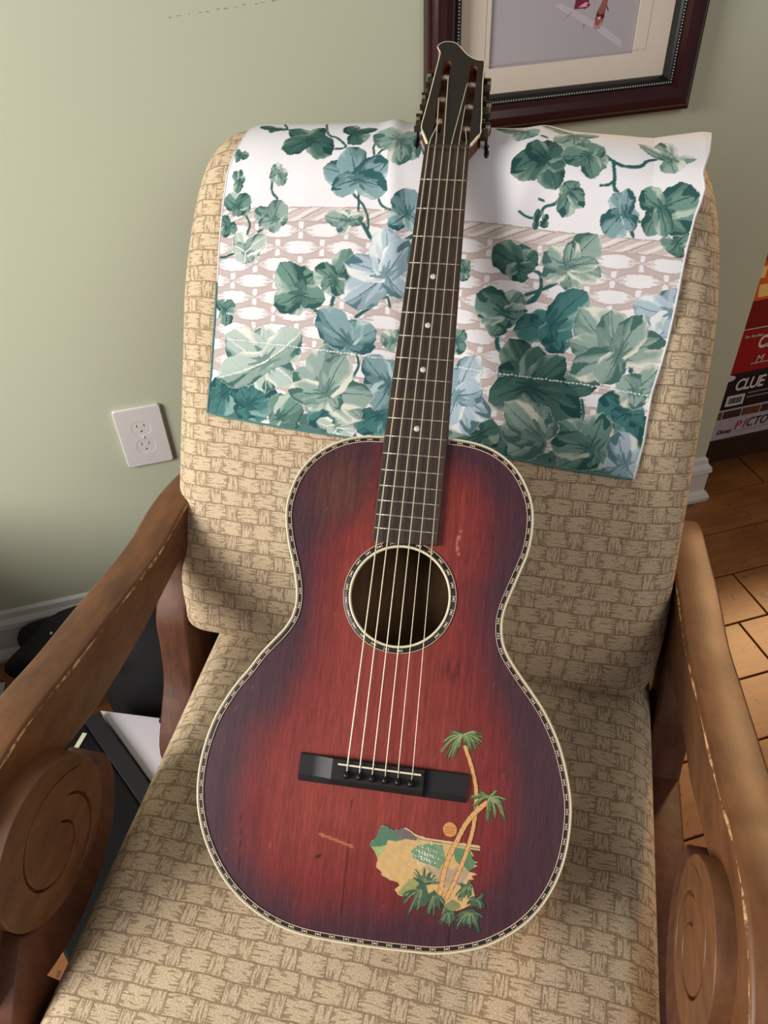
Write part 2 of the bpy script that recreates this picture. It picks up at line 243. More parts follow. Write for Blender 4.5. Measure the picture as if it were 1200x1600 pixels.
M_wall = None
def build_room():
    t = NT('sage_wall_paint', .55, spec=.3); v = t.mapped('Object', (1, 1, 1))
    nz = t.noise(v, 1.6, 3); fine = t.noise(v, 260, 2)
    t.base(t.mix(nz, lin((194, 197, 172)), lin((202, 206, 182)))); t.bump(fine, .12, .0006)
    trim = plain('white_trim_paint', (214, 208, 200), .35, var=.05, scale=30)
    X1 = 1.122
    tag(box('wall_back', (-2.6, 1.22, 0), (X1, 1.245, 2.9), t.m), kind='structure')
    tag(box('wall_far', (-2.6, 3.0, 0), (3.2, 3.04, 2.9), t.m), kind='structure')
    # floor: base under separate planks (5 inch boards)
    tag(box('floor', (-2.6, -.6, -.06), (3.2, 3.04, -.012), plain('dark_subfloor', (30, 20, 14), .9)), kind='structure')
    fl = bpy.data.objects['floor']
    pm = NT('plank_floor_wood', .38); v = pm.mapped('Object', (3, 22, 22)); nz = pm.noise(v, 2.5, 5, .65); n2 = pm.noise(pm.mapped('Object', (1, 1, 1)), 7, 3)
    spots = pm.noise(pm.mapped('Object', (1, 1, 1)), 45, 2)
    f = pm.math('ADD', pm.math('MULTIPLY', nz, .55), pm.math('MULTIPLY', n2, .45))
    col = pm.ramp(f, [(.3, lin((112, 66, 32))), (.7, lin((166, 108, 58)))])
    sp = pm.ramp(spots, [(.30, (0, 0, 0)), (.36, (1, 1, 1))]); pm.base(pm.mix(sp, lin((100, 62, 36)), col)); pm.bump(nz, .15, .001)
    bm0 = {}
    r = random.Random(3)
    for k in range(-12, 20):
        y0 = .576 + .1275 * k; 
        if y0 > 2.9 or y0 < -.5: continue
        xs = [-2.55]
        while xs[-1] < 3.1: xs.append(xs[-1] + r.uniform(.6, 1.3))
        if k == 2: xs = [-2.55, -1.5, -.4, .2, .905, 1.9, 3.15] if False else xs
        if k == 1: xs = [-2.55, -1.3, -.2, .982, 2.1, 3.15]
        for a, b in zip(xs[:-1], xs[1:]):
            b = min(b, 3.15)
            if b - a < .05: continue
            o = box('floor_plank', (a + .0018, y0 + .0018, -.012), (b - .0018, y0 + .1275 - .0018, r.uniform(-.0009, 0)), pm.m, fl, bev=.0012)
    # baseboard: profile swept along the wall and around its outside corner
    prof = [(0, 0), (.024, 0), (.026, .012), (.020, .024), (.0135, .030), (.0135, .082), (.018, .088), (.016, .1), (.008, .110), (.006, .122), (0, .128)]
    P = [(-2.6, 1.22), (X1, 1.22), (X1, 1.245)]
    v = []; f = []; n = len(prof)
    for (px, py), (ox, oy) in zip(P, [(0, -1), (1, -1), (1, 0)]):
        for d, z in prof: v.append((px + ox * d, py + oy * d, z))
    for s in range(2):
        for i in range(n - 1): f.append((s * n + i, s * n + i + 1, (s + 1) * n + i + 1, (s + 1) * n + i))
    tag(link('baseboard_back', mesh('baseboard_back', v, f), trim), kind='structure')
    # faint scuff marks on the paint
    sm = plain('wall_scuff', (150, 148, 126), .8)
    r = random.Random(9); bmw = bmesh.new()
    for k in range(16):
        x = .05 + k * .0125 + r.uniform(-.003, .003); zz = 1.115 + .0008 * k + r.uniform(-.0008, .0008); w = r.uniform(.002, .007); hh = r.uniform(.0003, .0008)
        vs = [bmw.verts.new(p) for p in ((x, 1.2195, zz - hh), (x + w, 1.2195, zz - hh * .4), (x + w, 1.2195, zz + hh * .4), (x, 1.2195, zz + hh))]; bmw.faces.new(vs)
    me = bpy.data.meshes.new('scuff_mark'); bmw.to_mesh(me); bmw.free(); tag(link('scuff_mark', me, sm, bpy.data.objects['wall_back']), kind='stuff')
    blocker = empty('shade_blocker', (-.92, .96, 0), 'cabinet-shaped light blocker added out of view left of the armchair to shade the lower wall', 'cabinet')  # added out of view to block window light and darken the lower wall
    wc = wood('blocker_wood', (60, 38, 26), (96, 64, 44))
    box('blocker_body', (-.22, -.24, .04), (.22, .24, .50), wc, blocker, .004); box('blocker_top', (-.235, -.255, .50), (.235, .25, .525), wc, blocker, .004)
    dr = box('blocker_door', (-.2, -.252, .07), (.2, -.241, .48), wc, blocker, .003); lathe('blocker_knob', [(0, .02), (.012, .018), (.014, .01), (.006, .0)], wc, dr, 14, Matrix.Translation((.15, -.252, .33)) @ Matrix.Rotation(math.radians(90), 4, 'X'))
    # outlet
    wh = plain('white_plastic', (226, 220, 218), .3, var=.02); dk = plain('outlet_slot_black', (22, 20, 18), .6)
    e = empty('wall_outlet', (-.1325, 1.22, .482), 'white duplex wall outlet plate on the green wall left of the armchair', 'outlet')
    def rr(w, h, r, n=6):
        out = []
        for cx, cy, a0 in ((w - r, h - r, 0), (-w + r, h - r, 90), (-w + r, -h + r, 180), (w - r, -h + r, 270)):
            for k in range(n + 1):
                a = math.radians(a0 + 90 * k / n); out.append((cx + r * math.cos(a), cy + r * math.sin(a)))
        return out
    XZ = Matrix(((1, 0, 0, 0), (0, 0, -1, 0), (0, 1, 0, 0), (0, 0, 0, 1)))
    def recep(R0=.0172, hh=.0142):
        return [(x, max(-hh, min(hh, y))) for x, y in [(R0 * math.cos(2 * math.pi * k / 40), R0 * math.sin(2 * math.pi * k / 40)) for k in range(40)]]
    holes = [[(x, y + s) for x, y in recep()] for s in (.0195, -.0195)]
    prism('cover_plate', rr(.0395, .0605, .004), holes, 0, .0065, wh, e, bev=.0022, xf=XZ)
    for s in (.0195, -.0195):
        sl = [[(a - .001, s + .0008), (a + .001, s + .0008), (a + .001, s + .0085), (a - .001, s + .0085)] for a in (-.0064, .0064)]
        gr = [[(.0024 * math.cos(q), s - .0072 + .0024 * math.sin(q)) for q in np.linspace(0, 2 * math.pi, 14, endpoint=False)]]
        rc = prism('receptacle', [(x * .97, s + y * .97) for x, y in recep()], sl + gr, 0, .0062, wh, e, bev=.0003, xf=XZ)
        prism('slot_back', [(x * .9, s + y * .9) for x, y in recep()], [], 0, .0022, dk, rc, xf=XZ)
    lathe('screw', [(0, .0078), (.0022, .0074), (.003, .006)], wh, e, 14, mtx=XZ)
    # picture frame
    fm = plain('dark_cherry_frame', (52, 16, 18), .22, var=.2, scale=18); blk = plain('black_frame_lip', (18, 17, 18), .35)
    mat = plain('cream_mat_board', (226, 212, 196), .8, var=.02); bead = plain('silver_bead', (205, 205, 200), .3, metal=.4)
    x0, x1, z0, z1 = .402, .855, .928, 1.50
    e = empty('framed_picture', ((x0 + x1) / 2, 1.22, z0), 'dark cherry picture frame with beaded lip and cream mat, hung above the chair', 'picture')
    ex = Vector(((x0 + x1) / 2, 1.22, z0))
    def fring(name, pr, m, sm=False):
        v = []; f = []
        cs = [(x0, z0, 1, 1), (x1, z0, -1, 1), (x1, z1, -1, -1), (x0, z1, 1, -1)]
        for cx, cz, sx, sz in cs:
            for ins, d in pr: v.append((cx + sx * ins - ex.x, -d, cz + sz * ins - ex.z))
        n = len(pr)
        for s in range(4):
            for i in range(n - 1): f.append((s * n + i, s * n + i + 1, ((s + 1) % 4) * n + i + 1, ((s + 1) % 4) * n + i))
        return link(name, mesh(name, v, f, sm), m, e)
    fring('frame', [(0, .0), (0, .016), (.002, .020), (.006, .021), (.008, .025), (.012, .029), (.016, .030), (.024, .031), (.034, .028), (.041, .022), (.041, .012)], fm)
    fring('frame_lip', [(.041, .012), (.041, .0215), (.0425, .023), (.0475, .022), (.050, .019), (.053, .0125), (.0535, .006)], blk)
    bm = bmesh.new()
    pts = []
    for a, b in (((x0, z0), (x1, z0)), ((x1, z0), (x1, z1)), ((x1, z1), (x0, z1)), ((x0, z1), (x0, z0))): 
        L = math.hypot(b[0] - a[0], b[1] - a[1]) - .090; nn = int(L / .0042)
        for k in range(nn):
            s = (.045 + L * k / nn) / (L + .09); x = a[0] + (b[0] - a[0]) * s; z = a[1] + (b[1] - a[1]) * s
            ix = .045 if abs(x - x0) < 1e-6 else -.045 if abs(x - x1) < 1e-6 else 0; iz = .045 if abs(z - z0) < 1e-6 else -.045 if abs(z - z1) < 1e-6 else 0
            bmesh.ops.create_icosphere(bm, subdivisions=1, radius=.0012, matrix=Matrix.Translation((x + ix - ex.x, -.0232, z + iz - ex.z)))
    me = bpy.data.meshes.new('bead_trim'); bm.to_mesh(me); bm.free(); tag(link('bead_trim', me, bead, e), kind='stuff')
    ox0, ox1, oz0, oz1 = .502, .742, 1.016, 1.40
    prism('mat_board', [(x0 + .046 - ex.x, z0 + .046 - ex.z), (x1 - .046 - ex.x, z0 + .046 - ex.z), (x1 - .046 - ex.x, z1 - .046 - ex.z), (x0 + .046 - ex.x, z1 - .046 - ex.z)],
          [[(ox0 - ex.x, oz0 - ex.z), (ox1 - ex.x, oz0 - ex.z), (ox1 - ex.x, oz1 - ex.z), (ox0 - ex.x, oz1 - ex.z)]], .006, .008, mat, e, xf=XZ)
    fring('mat_score_line', [(.092, .0081), (.092, .0084), (.0928, .0084), (.0928, .0081)], plain('mat_line', (196, 180, 165), .8))
    # print: pale floor, two feet in red heeled shoes
    gx = np.linspace(ox0 - .004, ox1 + .004, 280); gz = np.linspace(oz0 - .004, oz1 + .004, 420)
    X, Zz = np.meshgrid(gx, gz); col = np.zeros(X.shape + (3,))
    col[:] = lin((176, 166, 172)); w = .5 + .5 * noise2(X * 12, Zz * 12, 3)
    col += (lin((192, 188, 194)) - col) * (w * .6)[..., None]
    def fill(P, c, a=1):
        m = inpoly(X, Zz, P); col[m] = col[m] * (1 - a) + lin(c) * a
    # pixel helper of the zoomed print: (x,y) of 860..1010 crop -> wall
    def q(px, py): return (.737 + (px - 1070) / 8 * .00098 - 0.00012 * (650 - py) / 8 * .3, 1.023 + (640 - py) / 8 * .00089)
    fill([q(*p) for p in ((560, 370), (960, 630), (950, 540), (640, 320), (400, 200), (100, 40), (0, 40), (0, 60))], (196, 192, 200), .8)
    fill([q(*p) for p in ((240, 130), (150, 215), (130, 230), (200, 150))], (120, 108, 118), .8)
    fill([q(*p) for p in ((390, 290), (400, 370), (420, 300))], (140, 115, 125), .8)
    fill([q(*p) for p in ((280, -60), (250, 110), (400, 118), (450, 100), (470, 70), (440, 60), (445, -60))], (120, 36, 62))
    fill([q(*p) for p in ((310, 92), (420, 92), (430, 50), (400, 40))], (225, 160, 175))
    fill([q(*p) for p in ((640, -60), (610, 80), (570, 150), (550, 230), (530, 350), (570, 372), (620, 360), (660, 300), (668, 200), (690, 100), (700, 40), (740, -60))], (150, 92, 82))
    fill([q(*p) for p in ((575, 150), (555, 235), (560, 250), (668, 245), (672, 130), (655, 200), (590, 200))], (88, 20, 34))
    fill([q(*p) for p in ((672, 90), (710, 170), (722, 160), (690, 100))], (88, 20, 34))
    fill([q(*p) for p in ((568, 225), (590, 252), (620, 255), (622, 215), (600, 230))], (240, 190, 205))
    fill([q(*p) for p in ((545, 270), (532, 350), (570, 368), (620, 355), (655, 300), (655, 270), (600, 330), (560, 320))], (196, 140, 140))
    fill([q(*p) for p in ((625, 15), (700, 15), (790, -5), (790, -60), (620, -60))], (120, 24, 44))
    P = np.stack([X - ex.x, np.full(X.shape, -.0045), Zz - ex.z], -1); me, used = grid_mesh('print', P[:, ::-1], None, False)
    set_col(me, col[:, ::-1].reshape(-1, 3)[used]); link('print', me, M_print, e)
    bpy.data.objects['print']['label'] = 'pale print showing two feet in red heeled shoes'

def vcol_mat(name, rough=.6, bump=0, spec=.5, grain=None):
    t = NT(name, rough, spec=spec); a = t.n('ShaderNodeAttribute', attribute_name='Col'); c = a.outputs['Color']
    if grain:
        nz = t.noise(t.mapped('Object', grain), 12, 5, .6); c = t.mix(1.0, c, t.ramp(nz, [(.25, (.55, .55, .55)), (.75, (1.25, 1.25, 1.25))]), 'MULTIPLY')
        if bump: t.bump(nz, bump, .0005)
    elif bump:
        t.bump(t.noise(t.mapped('Object', (1, 1, 1)), 900, 2), bump, .0004)
    t.base(c); return t.m
M_print = vcol_mat('printed_paper', .35)

# ---------------------------------------------------------------- chair surfaces
Z0 = 1.29
XC = np.array([.878, -.478, 0.]); XC /= np.linalg.norm(XC); YB = np.array([-XC[1], XC[0], 0.])
CH0 = np.array([.17, .585, 0.])
TH = math.radians(60); LV = .549; RT = .07
def to_local(v, h, u):     # cushion-plane coordinates -> chair local
    return np.stack([u, v * math.cos(TH) - h * math.sin(TH), .52 + v * math.sin(TH) + h * math.cos(TH)], -1)
def bulge(u, v): return .018 * np.clip(1 - (u / .33) ** 2, 0, 1) * np.clip(1 - ((v - .28) / .34) ** 2, 0, 1)
def droop(u, v): return (.11 * np.clip(u - .06, 0, None) ** 1.32 + .04 * np.clip(-u - .1, 0, None)) * np.clip((v - .35) / .2, 0, 1)
def cloth_surf(u, t, off=0.):
    a = np.clip((t - LV) / RT, 0, np.pi); v = np.where(t < LV, t, LV + RT * np.sin(a)); h = np.where(t < LV, 0, -RT + RT * np.cos(a))
    v = v - np.clip(t - LV - RT * np.pi, 0, None); vn = np.where(t < LV, 0, np.sin(a)); hn = np.where(t < LV, 1, np.cos(a))
    h = h + bulge(u, v) * hn; v = v - droop(u, v)
    return to_local(v + vn * off, h + hn * off, u)

def weave_mat():
    t = NT('basket_weave_fabric', .9, spec=.15); uv = t.n('ShaderNodeUVMap').outputs[0]
    nj = t.n('ShaderNodeTexNoise'); nj.inputs['Scale'].default_value = 28; nj.inputs['Detail'].default_value = 2; t.l(uv, nj.inputs['Vector'])
    sub = t.n('ShaderNodeVectorMath', operation='SUBTRACT'); t.l(nj.outputs['Color'], sub.inputs[0]); sub.inputs[1].default_value = (.5, .5, .5)
    scl = t.n('ShaderNodeVectorMath', operation='SCALE'); t.l(sub.outputs[0], scl.inputs[0]); scl.inputs['Scale'].default_value = .006
    add = t.n('ShaderNodeVectorMath', operation='ADD'); t.l(uv, add.inputs[0]); t.l(scl.outputs[0], add.inputs[1])
    sx = t.n('ShaderNodeSeparateXYZ'); t.l(add.outputs[0], sx.inputs[0]); U, V = sx.outputs[0], sx.outputs[1]
    vr = t.math('DIVIDE', V, .0195); row = t.math('FLOOR', vr); fy = t.math('FRACT', vr)
    par = t.math('MODULO', t.math('ABSOLUTE', row), 2.0)
    uu = t.math('ADD', t.math('DIVIDE', U, .0445), t.math('MULTIPLY', par, .5)); fx = t.math('FRACT', uu)
    narrow = t.math('LESS_THAN', fx, .34)
    # borders
    ey = t.math('MINIMUM', fy, t.math('SUBTRACT', 1.0, fy)); hl = t.math('LESS_THAN', ey, .04)
    exn = t.math('MINIMUM', t.math('MINIMUM', fx, t.math('ABSOLUTE', t.math('SUBTRACT', fx, .34))), t.math('SUBTRACT', 1.0, fx)); vl = t.math('LESS_THAN', exn, .015)
    vmask = t.math('MULTIPLY', vl, .7)
    # dashes: vertical in narrow blocks
    def nz(sx_, sy_, sc, off):
        cb = t.n('ShaderNodeCombineXYZ'); t.l(t.math('MULTIPLY', U, sx_), cb.inputs[0]); t.l(t.math('MULTIPLY', V, sy_), cb.inputs[1]); cb.inputs[2].default_value = off
        return t.noise(cb.outputs[0], sc, 1.5, .5)
    nv = nz(520, 75, 1, 0); nh = nz(75, 500, 1, 5)
    edge = t.math('POWER', t.math('MULTIPLY', t.math('ABSOLUTE', t.math('SUBTRACT', fy, .5)), 2.0), 1.2)
    dv = t.math('GREATER_THAN', t.math('ADD', nv, t.math('MULTIPLY', edge, .10)), .585)
    wx = t.math('DIVIDE', t.math('SUBTRACT', fx, .67), .33); wa = t.math('POWER', t.math('ABSOLUTE', wx), 2.0)
    dh = t.math('GREATER_THAN', t.math('ADD', nh, t.math('MULTIPLY', wa, .17)), .635)
    dash = t.math('ADD', t.math('MULTIPLY', narrow, dv), t.math('MULTIPLY', t.math('SUBTRACT', 1.0, narrow), dh))
    mask = t.math('MINIMUM', t.math('ADD', t.math('ADD', t.math('MULTIPLY', hl, .85), vmask), t.math('MULTIPLY', dash, .8)), 1.0)
    fine = t.noise(uv, 620, 4, .8); big = t.noise(uv, 9, 2)
    light = t.ramp(fine, [(.30, lin((170, 136, 98))), (.64, lin((252, 234, 204)))]); light = t.mix(t.math('MULTIPLY', big, .3), light, lin((190, 160, 120)))
    t.base(t.mix(t.math('MULTIPLY', mask, .66), light, lin((116, 86, 60))))
    hgt = t.math('SUBTRACT', t.math('MULTIPLY', fine, .9), mask); t.bump(hgt, .7, .0014)
    return t.m
M_weave = weave_mat()

def cushion(name, loop, Ufun, r, xf, endshrink, parent, nu=70):
    """loop: (v,h,t) stations round the section; Ufun(v)->(left,right) half widths; closes at the sides"""
    loop = np.array(loop); m = len(loop); cols = []
    s = np.concatenate([-1 + .14 * np.sin(np.linspace(0, math.pi / 2, 12)) ** 1, np.linspace(-.86, .86, nu)[1:-1], (1 - .14 * np.sin(np.linspace(0, math.pi / 2, 12)))[::-1]])
    V, Hh, T = loop[:, 0], loop[:, 1], loop[:, 2]; hm = (Hh.max() + Hh.min()) / 2; v0, v1 = V.min(), V.max()
    verts = []; uvs = []
    for si in s:
        a, b = Ufun(V); Uw = np.where(si < 0, a, b); u = si * Uw
        ex = np.clip((np.abs(u) - (Uw - r)) / r, 0, 1); c = np.sqrt(np.clip(1 - ex ** 2, 0, 1)); c = .10 + .90 * c
        h = hm + (Hh - hm) * c
        wv = np.clip((np.abs(V - (v0 + v1) / 2) / ((v1 - v0) / 2) - .75) / .25, 0, 1)
        v = V - np.sign(V - (v0 + v1) / 2) * wv * endshrink * (1 - c)
        verts.append(xf(u, v, h)); ua = np.sign(si) * np.where(np.abs(u) > Uw - r, Uw - r + r * np.arcsin(np.clip(ex, 0, 1)), np.abs(u)); uvs.append(np.stack([ua + 1.0, T + 1.0], -1))
    P = np.array(verts); UVs = np.array(uvs); n = len(s)
    me = bpy.data.meshes.new(name); vv = P.reshape(-1, 3); f = []; fu = []
    for i in range(n - 1):
        for j in range(m):
            j2 = (j + 1) % m; f.append((i * m + j, (i + 1) * m + j, (i + 1) * m + j2, i * m + j2))
            t2 = UVs[i, j2].copy(); t3 = UVs[i + 1, j2].copy()
            if j2 == 0: t2[1] = UVs[i, j][1] + .01; t3[1] = UVs[i + 1, j][1] + .01
            fu += [UVs[i, j], UVs[i + 1, j], t3, t2]
    f.append(tuple(range(m))); fu += [UVs[0, j] for j in range(m)]
    f.append(tuple((n - 1) * m + j for j in range(m))[::-1]); fu += [UVs[n - 1, j] for j in range(m)][::-1]
    me.from_pydata([tuple(map(float, p)) for p in vv], [], f); me.update(); ul = me.uv_layers.new(name='UVMap'); ul.data.foreach_set('uv', np.array(fu, np.float32).ravel())
    bm = bmesh.new(); bm.from_mesh(me); bmesh.ops.recalc_face_normals(bm, faces=bm.faces); bm.to_mesh(me); bm.free(); me.shade_smooth()
    return link(name, me, M_weave, parent)

M_arm = wood('oiled_brown_wood', (78, 46, 27), (130, 84, 50), (7, 2.5, 7), .46, .12)
M_arm_dark = wood('dark_stained_wood', (62, 34, 22), (112, 66, 42), (9, 9, 2), .58, .1)
def worn_mat():
    t = NT('worn_bare_wood_edge', .6); nz = t.noise(t.mapped('Object', (1, 1, 1)), 70, 4, .7)
    t.base(t.ramp(nz, [(.44, lin((110, 70, 40))), (.56, lin((214, 172, 118)))])); return t.m
M_worn = worn_mat()

def build_chair():
    ch = empty('armchair', tuple(CH0), 'wooden scroll-arm armchair with beige basket-weave cushions, holding the guitar', 'armchair', rot=(0, 0, math.atan2(XC[1], XC[0])))
    # back cushion section
    loop = []; t = 0; pts = []
    for v in np.linspace(0.005, LV, 46): pts.append((v, 0.))
    for a in np.linspace(0, math.pi, 22)[1:]: pts.append((LV + RT * math.sin(a), -RT + RT * math.cos(a)))
    for v in np.linspace(LV, 0.0, 20)[1:]: pts.append((v, -2 * RT))
    for a in np.linspace(0, math.pi / 2, 6)[1:]: pts.append((-.03 * math.sin(a), -2 * RT + .03 - .03 * math.cos(a)))
    for h in np.linspace(-2 * RT + .03, -.028, 5)[1:]: pts.append((-.03, h))
    for a in np.linspace(0, math.pi / 2, 7)[1:-1]: pts.append((-.002 - .028 * math.cos(a), -.028 + .028 * math.sin(a)))
    pts = np.array(pts); T = np.r_[0, np.cumsum(np.linalg.norm(np.diff(pts, axis=0), axis=1))]
    loop = np.c_[pts, T]
    def UF(v):
        tp = .105 * np.clip((v - .40) / .22, 0, 1) ** 1.8; bt = .02 * np.clip((.05 - v) / .08, 0, 1)
        return (.334 * (1 - tp - bt), .315 * (1 - tp * 1.05 - bt))
    def xf(u, v, h):
        w = np.clip((h + RT) / RT, 0, 1)
        lump = .0008 * np.sin(u * 23 + 1) * np.sin(v * 17)
        return to_local(v - droop(u, v), h + w * (bulge(u, v) + lump), u)
    bc = cushion('back_cushion', loop, UF, .055, xf, .035, ch)
    # seat cushion
    pts = []; Ls = .70; r = .06
    for v in np.linspace(0, Ls - r, 50): pts.append((v, 0.))
    for a in np.linspace(0, math.pi, 18)[1:]: pts.append((Ls - r + r * math.sin(a), -r + r * math.cos(a)))
    for v in np.linspace(Ls - r, 0, 20)[1:]: pts.append((v, -2 * r))
    for a in np.linspace(0, math.pi, 10)[1:-1]: pts.append((-r * math.sin(a), -r - r * math.cos(a)))
    pts = np.array(pts); T = np.r_[0, np.cumsum(np.linalg.norm(np.diff(pts, axis=0), axis=1))]; loop = np.c_[pts, T]
    def xs(u, v, h):
        w = np.clip((h + r) / r, 0, 1); y = .13 - v
        cr = .012 * np.clip(1 - (u / .3) ** 2, 0, 1) * w
        return np.stack([u + .016, y, .478 + .012 * np.clip((y + .25) / .3, -1, 1) + h + cr + w * .002 * np.sin(u * 31) * np.sin(v * 27)], -1)
    sc_ = cushion('seat_cushion', loop, lambda v: (.291 + 0 * v, .297 + 0 * v), .045, xs, .03, ch)
    YZ = Matrix(((0, 0, 1, 0), (1, 0, 0, 0), (0, 1, 0, 0), (0, 0, 0, 1)))   # (a,b,c)->(c,a,b): polygon in y,z extruded in u
    def side(name, poly, u0, u1, mat, bev=.004, parent=ch):
        return prism(name, [(y, z + .52) for y, z in poly], [], u0, u1, mat, parent, bev=bev, xf=YZ)
    topL = [(.19, .06), (.182, .088), (.165, .108), (.115, .122), (.061, .128), (-.014, .124), (-.131, .139), (-.198, .147), (-.26, .158), (-.31, .160), (-.36, .152), (-.405, .128), (-.44, .085), (-.457, .03), (-.46, -.05)]
    lowL = [(-.415, -.05), (-.412, .0), (-.404, .035), (-.388, .056), (-.359, .072), (-.325, .078), (-.275, .086), (-.199, .073), (-.102, .068), (.003, .076), (.08, .074), (.14, .055)]
    topR = [(.30, -.03), (.29, .0), (.26, .035), (.22, .055), (.16, .068), (.073, .086), (-.009, .096), (-.074, .115), (-.13, .132), (-.187, .149), (-.233, .165), (-.271, .181), (-.319, .192), (-.355, .189), (-.396, .172), (-.432, .135), (-.45, .085), (-.455, .02), (-.455, -.05)]
    lowR = [(-.415, -.05), (-.412, .02), (-.40, .08), (-.38, .112), (-.341, .132), (-.312, .135), (-.266, .12), (-.22, .101), (-.169, .079), (-.149, .074), (-.092, .062), (-.046, .045), (.03, .03), (.12, .018), (.24, -.01)]
    for nm, tp, lo, u0, u1, sgn in (('l', topL, lowL, -.345, -.30, -1), ('r', topR, lowR, .313, .360, 1)):
        tps = catmull(tp, 5); los = catmull(lo, 5)
        a = side('arm', np.vstack([tps, los]), u0, u1, M_arm, .0035); a['label'] = 'left curved wooden arm rail' if sgn < 0 else 'right curved wooden arm rail'
        ue = u1 if sgn < 0 else u0
        pp = np.array([(ue - .0011 if sgn < 0 else ue + .0011, y, z + .52 - .0009) for y, z in tps[6:-2]])
        rr_ = .0018 + .0005 * np.sin(np.arange(len(pp)) * .7)
        tube('worn_edge', pp, rr_, M_worn, a, 6)['label'] = 'pale worn edge of the arm'
    # scrolls under the arm fronts
    for (cy, cz, R0, u0, u1, sgn, am) in ((-.335, .055, .080, -.325, -.276, -1, M_arm), (-.325, .102, .066, .298, .342, 1, M_arm)):
        def slot_poly(pts, w0, w1):
            pts = catmull([(math.radians(q_), r_) for q_, r_ in pts], 5); wd = np.linspace(w0, w1, len(pts)) * np.minimum(1, np.minimum(np.arange(len(pts)) + .35, len(pts) - np.arange(len(pts)) - .65) / 3)
            o_ = [((R0 * r_ + w_) , q_) for (q_, r_), w_ in zip(pts, wd)]; i_ = [((R0 * r_ - w_), q_) for (q_, r_), w_ in zip(pts, wd)]
            return [(cy + r_ * math.cos(q_), cz + r_ * math.sin(q_)) for r_, q_ in o_ + i_[::-1]]
        h1 = slot_poly([(18, .90), (45, .76), (90, .63), (135, .57), (180, .55), (225, .58), (270, .56), (315, .42), (355, .25), (385, .2)], .0018, .0028)
        h2 = slot_poly([(35, .48), (0, .62), (-45, .80), (-88, .90)], .0020, .0048)
        rim = [(cy + R0 * math.cos(q), cz + R0 * math.sin(q)) for q in np.linspace(0, 2 * math.pi, 64, endpoint=False)]
        s = prism('scroll', rim, [[(y_, z_) for y_, z_ in h1], [(y_, z_) for y_, z_ in h2]], u0, u1, am, ch, bev=.0010, xf=Matrix.Translation((0, 0, .52)) @ YZ)
        s['label'] = 'carved spiral scroll under the arm front'
        side('scroll_core', [(cy + (R0 - .004) * math.cos(q), cz + (R0 - .004) * math.sin(q)) for q in np.linspace(0, 2 * math.pi, 40, endpoint=False)], (u0 + .002) if sgn < 0 else (u0 + .005), (u1 - .005) if sgn < 0 else (u1 - .002), M_arm_dark, .0005, s)
        # front support hugging the scroll and sweeping down to the front leg
        inn = []; ou = []
        for q in np.linspace(-12, -150, 40):
            w = (50 - q) / 200 - .15; a = math.radians(q)
            inn.append((cy + (R0 + .003 + .02 * max(0, w - .6)) * math.cos(a), cz + (R0 + .003 + .02 * max(0, w - .6)) * math.sin(a)))
            ou.append((cy + (R0 + .012 + .075 * w) * math.cos(a), cz + (R0 + .012 + .075 * w) * math.sin(a)))
        side('front_support', inn + [(-.47, -.06), (-.50, -.16), (-.47, -.30), (-.40, -.30), (-.40, -.18)] + ou[-8::-1], u0 - .002 if sgn < 0 else u0 + .004, u1 - .004 if sgn < 0 else u1 + .002, M_arm_dark, .003)
    # rear posts, S curved
    for u0, u1, dz in ((-.345, -.300, 0), (.313, .358, -.03)):
        fr = catmull([(.055, .10), (.035, .03), (.0, -.015), (-.012, -.064), (-.029, -.117), (-.06, -.16), (-.09, -.21), (-.09, -.30)], 5)
        bk = [(y + .065, z) for y, z in fr][::-1]
        side('rear_post', [(y, z + dz) for y, z in list(fr) + bk], u0, u1, M_arm_dark, .004)
        dz2 = -.12 if u0 < 0 else 0
        side('side_rail', [(y_, z_ + dz2) for y_, z_ in ((.14, -.15), (.14, -.20), (-.44, -.22), (-.44, -.17), (-.2, -.14))], u0, u1, M_arm_dark, .003)
    # seat frame, rear rail and legs to the floor
    box('seat_frame', (-.298, -.52, .27), (.311, .16, .345), M_arm_dark, ch, .004)
    box('back_frame', (-.29, -.05, -.0), (.30, .0, .60), M_arm_dark, ch, .004, mtx=Matrix.Translation((0, .155, .40)) @ Matrix.Rotation(math.radians(-30), 4, 'X'))
    for x in (-.33, .315):
        for y0, y1 in ((.03, -.02), (-.42, -.47)):
            v = [(x, y0, .23), (x + .045, y0, .23), (x + .045, y1, .23), (x, y1, .23)]
            y0b = y0 + (.1 if y0 > 0 else -.03); w = [(x + .005, y0b, .0), (x + .04, y0b, .0), (x + .04, y0b - .04, .0), (x + .005, y0b - .04, .0)]
            link('leg', mesh('leg', v + w, [(0, 1, 2, 3), (7, 6, 5, 4), (0, 4, 5, 1), (1, 5, 6, 2), (2, 6, 7, 3), (3, 7, 4, 0)]), M_arm_dark, ch)
    return ch

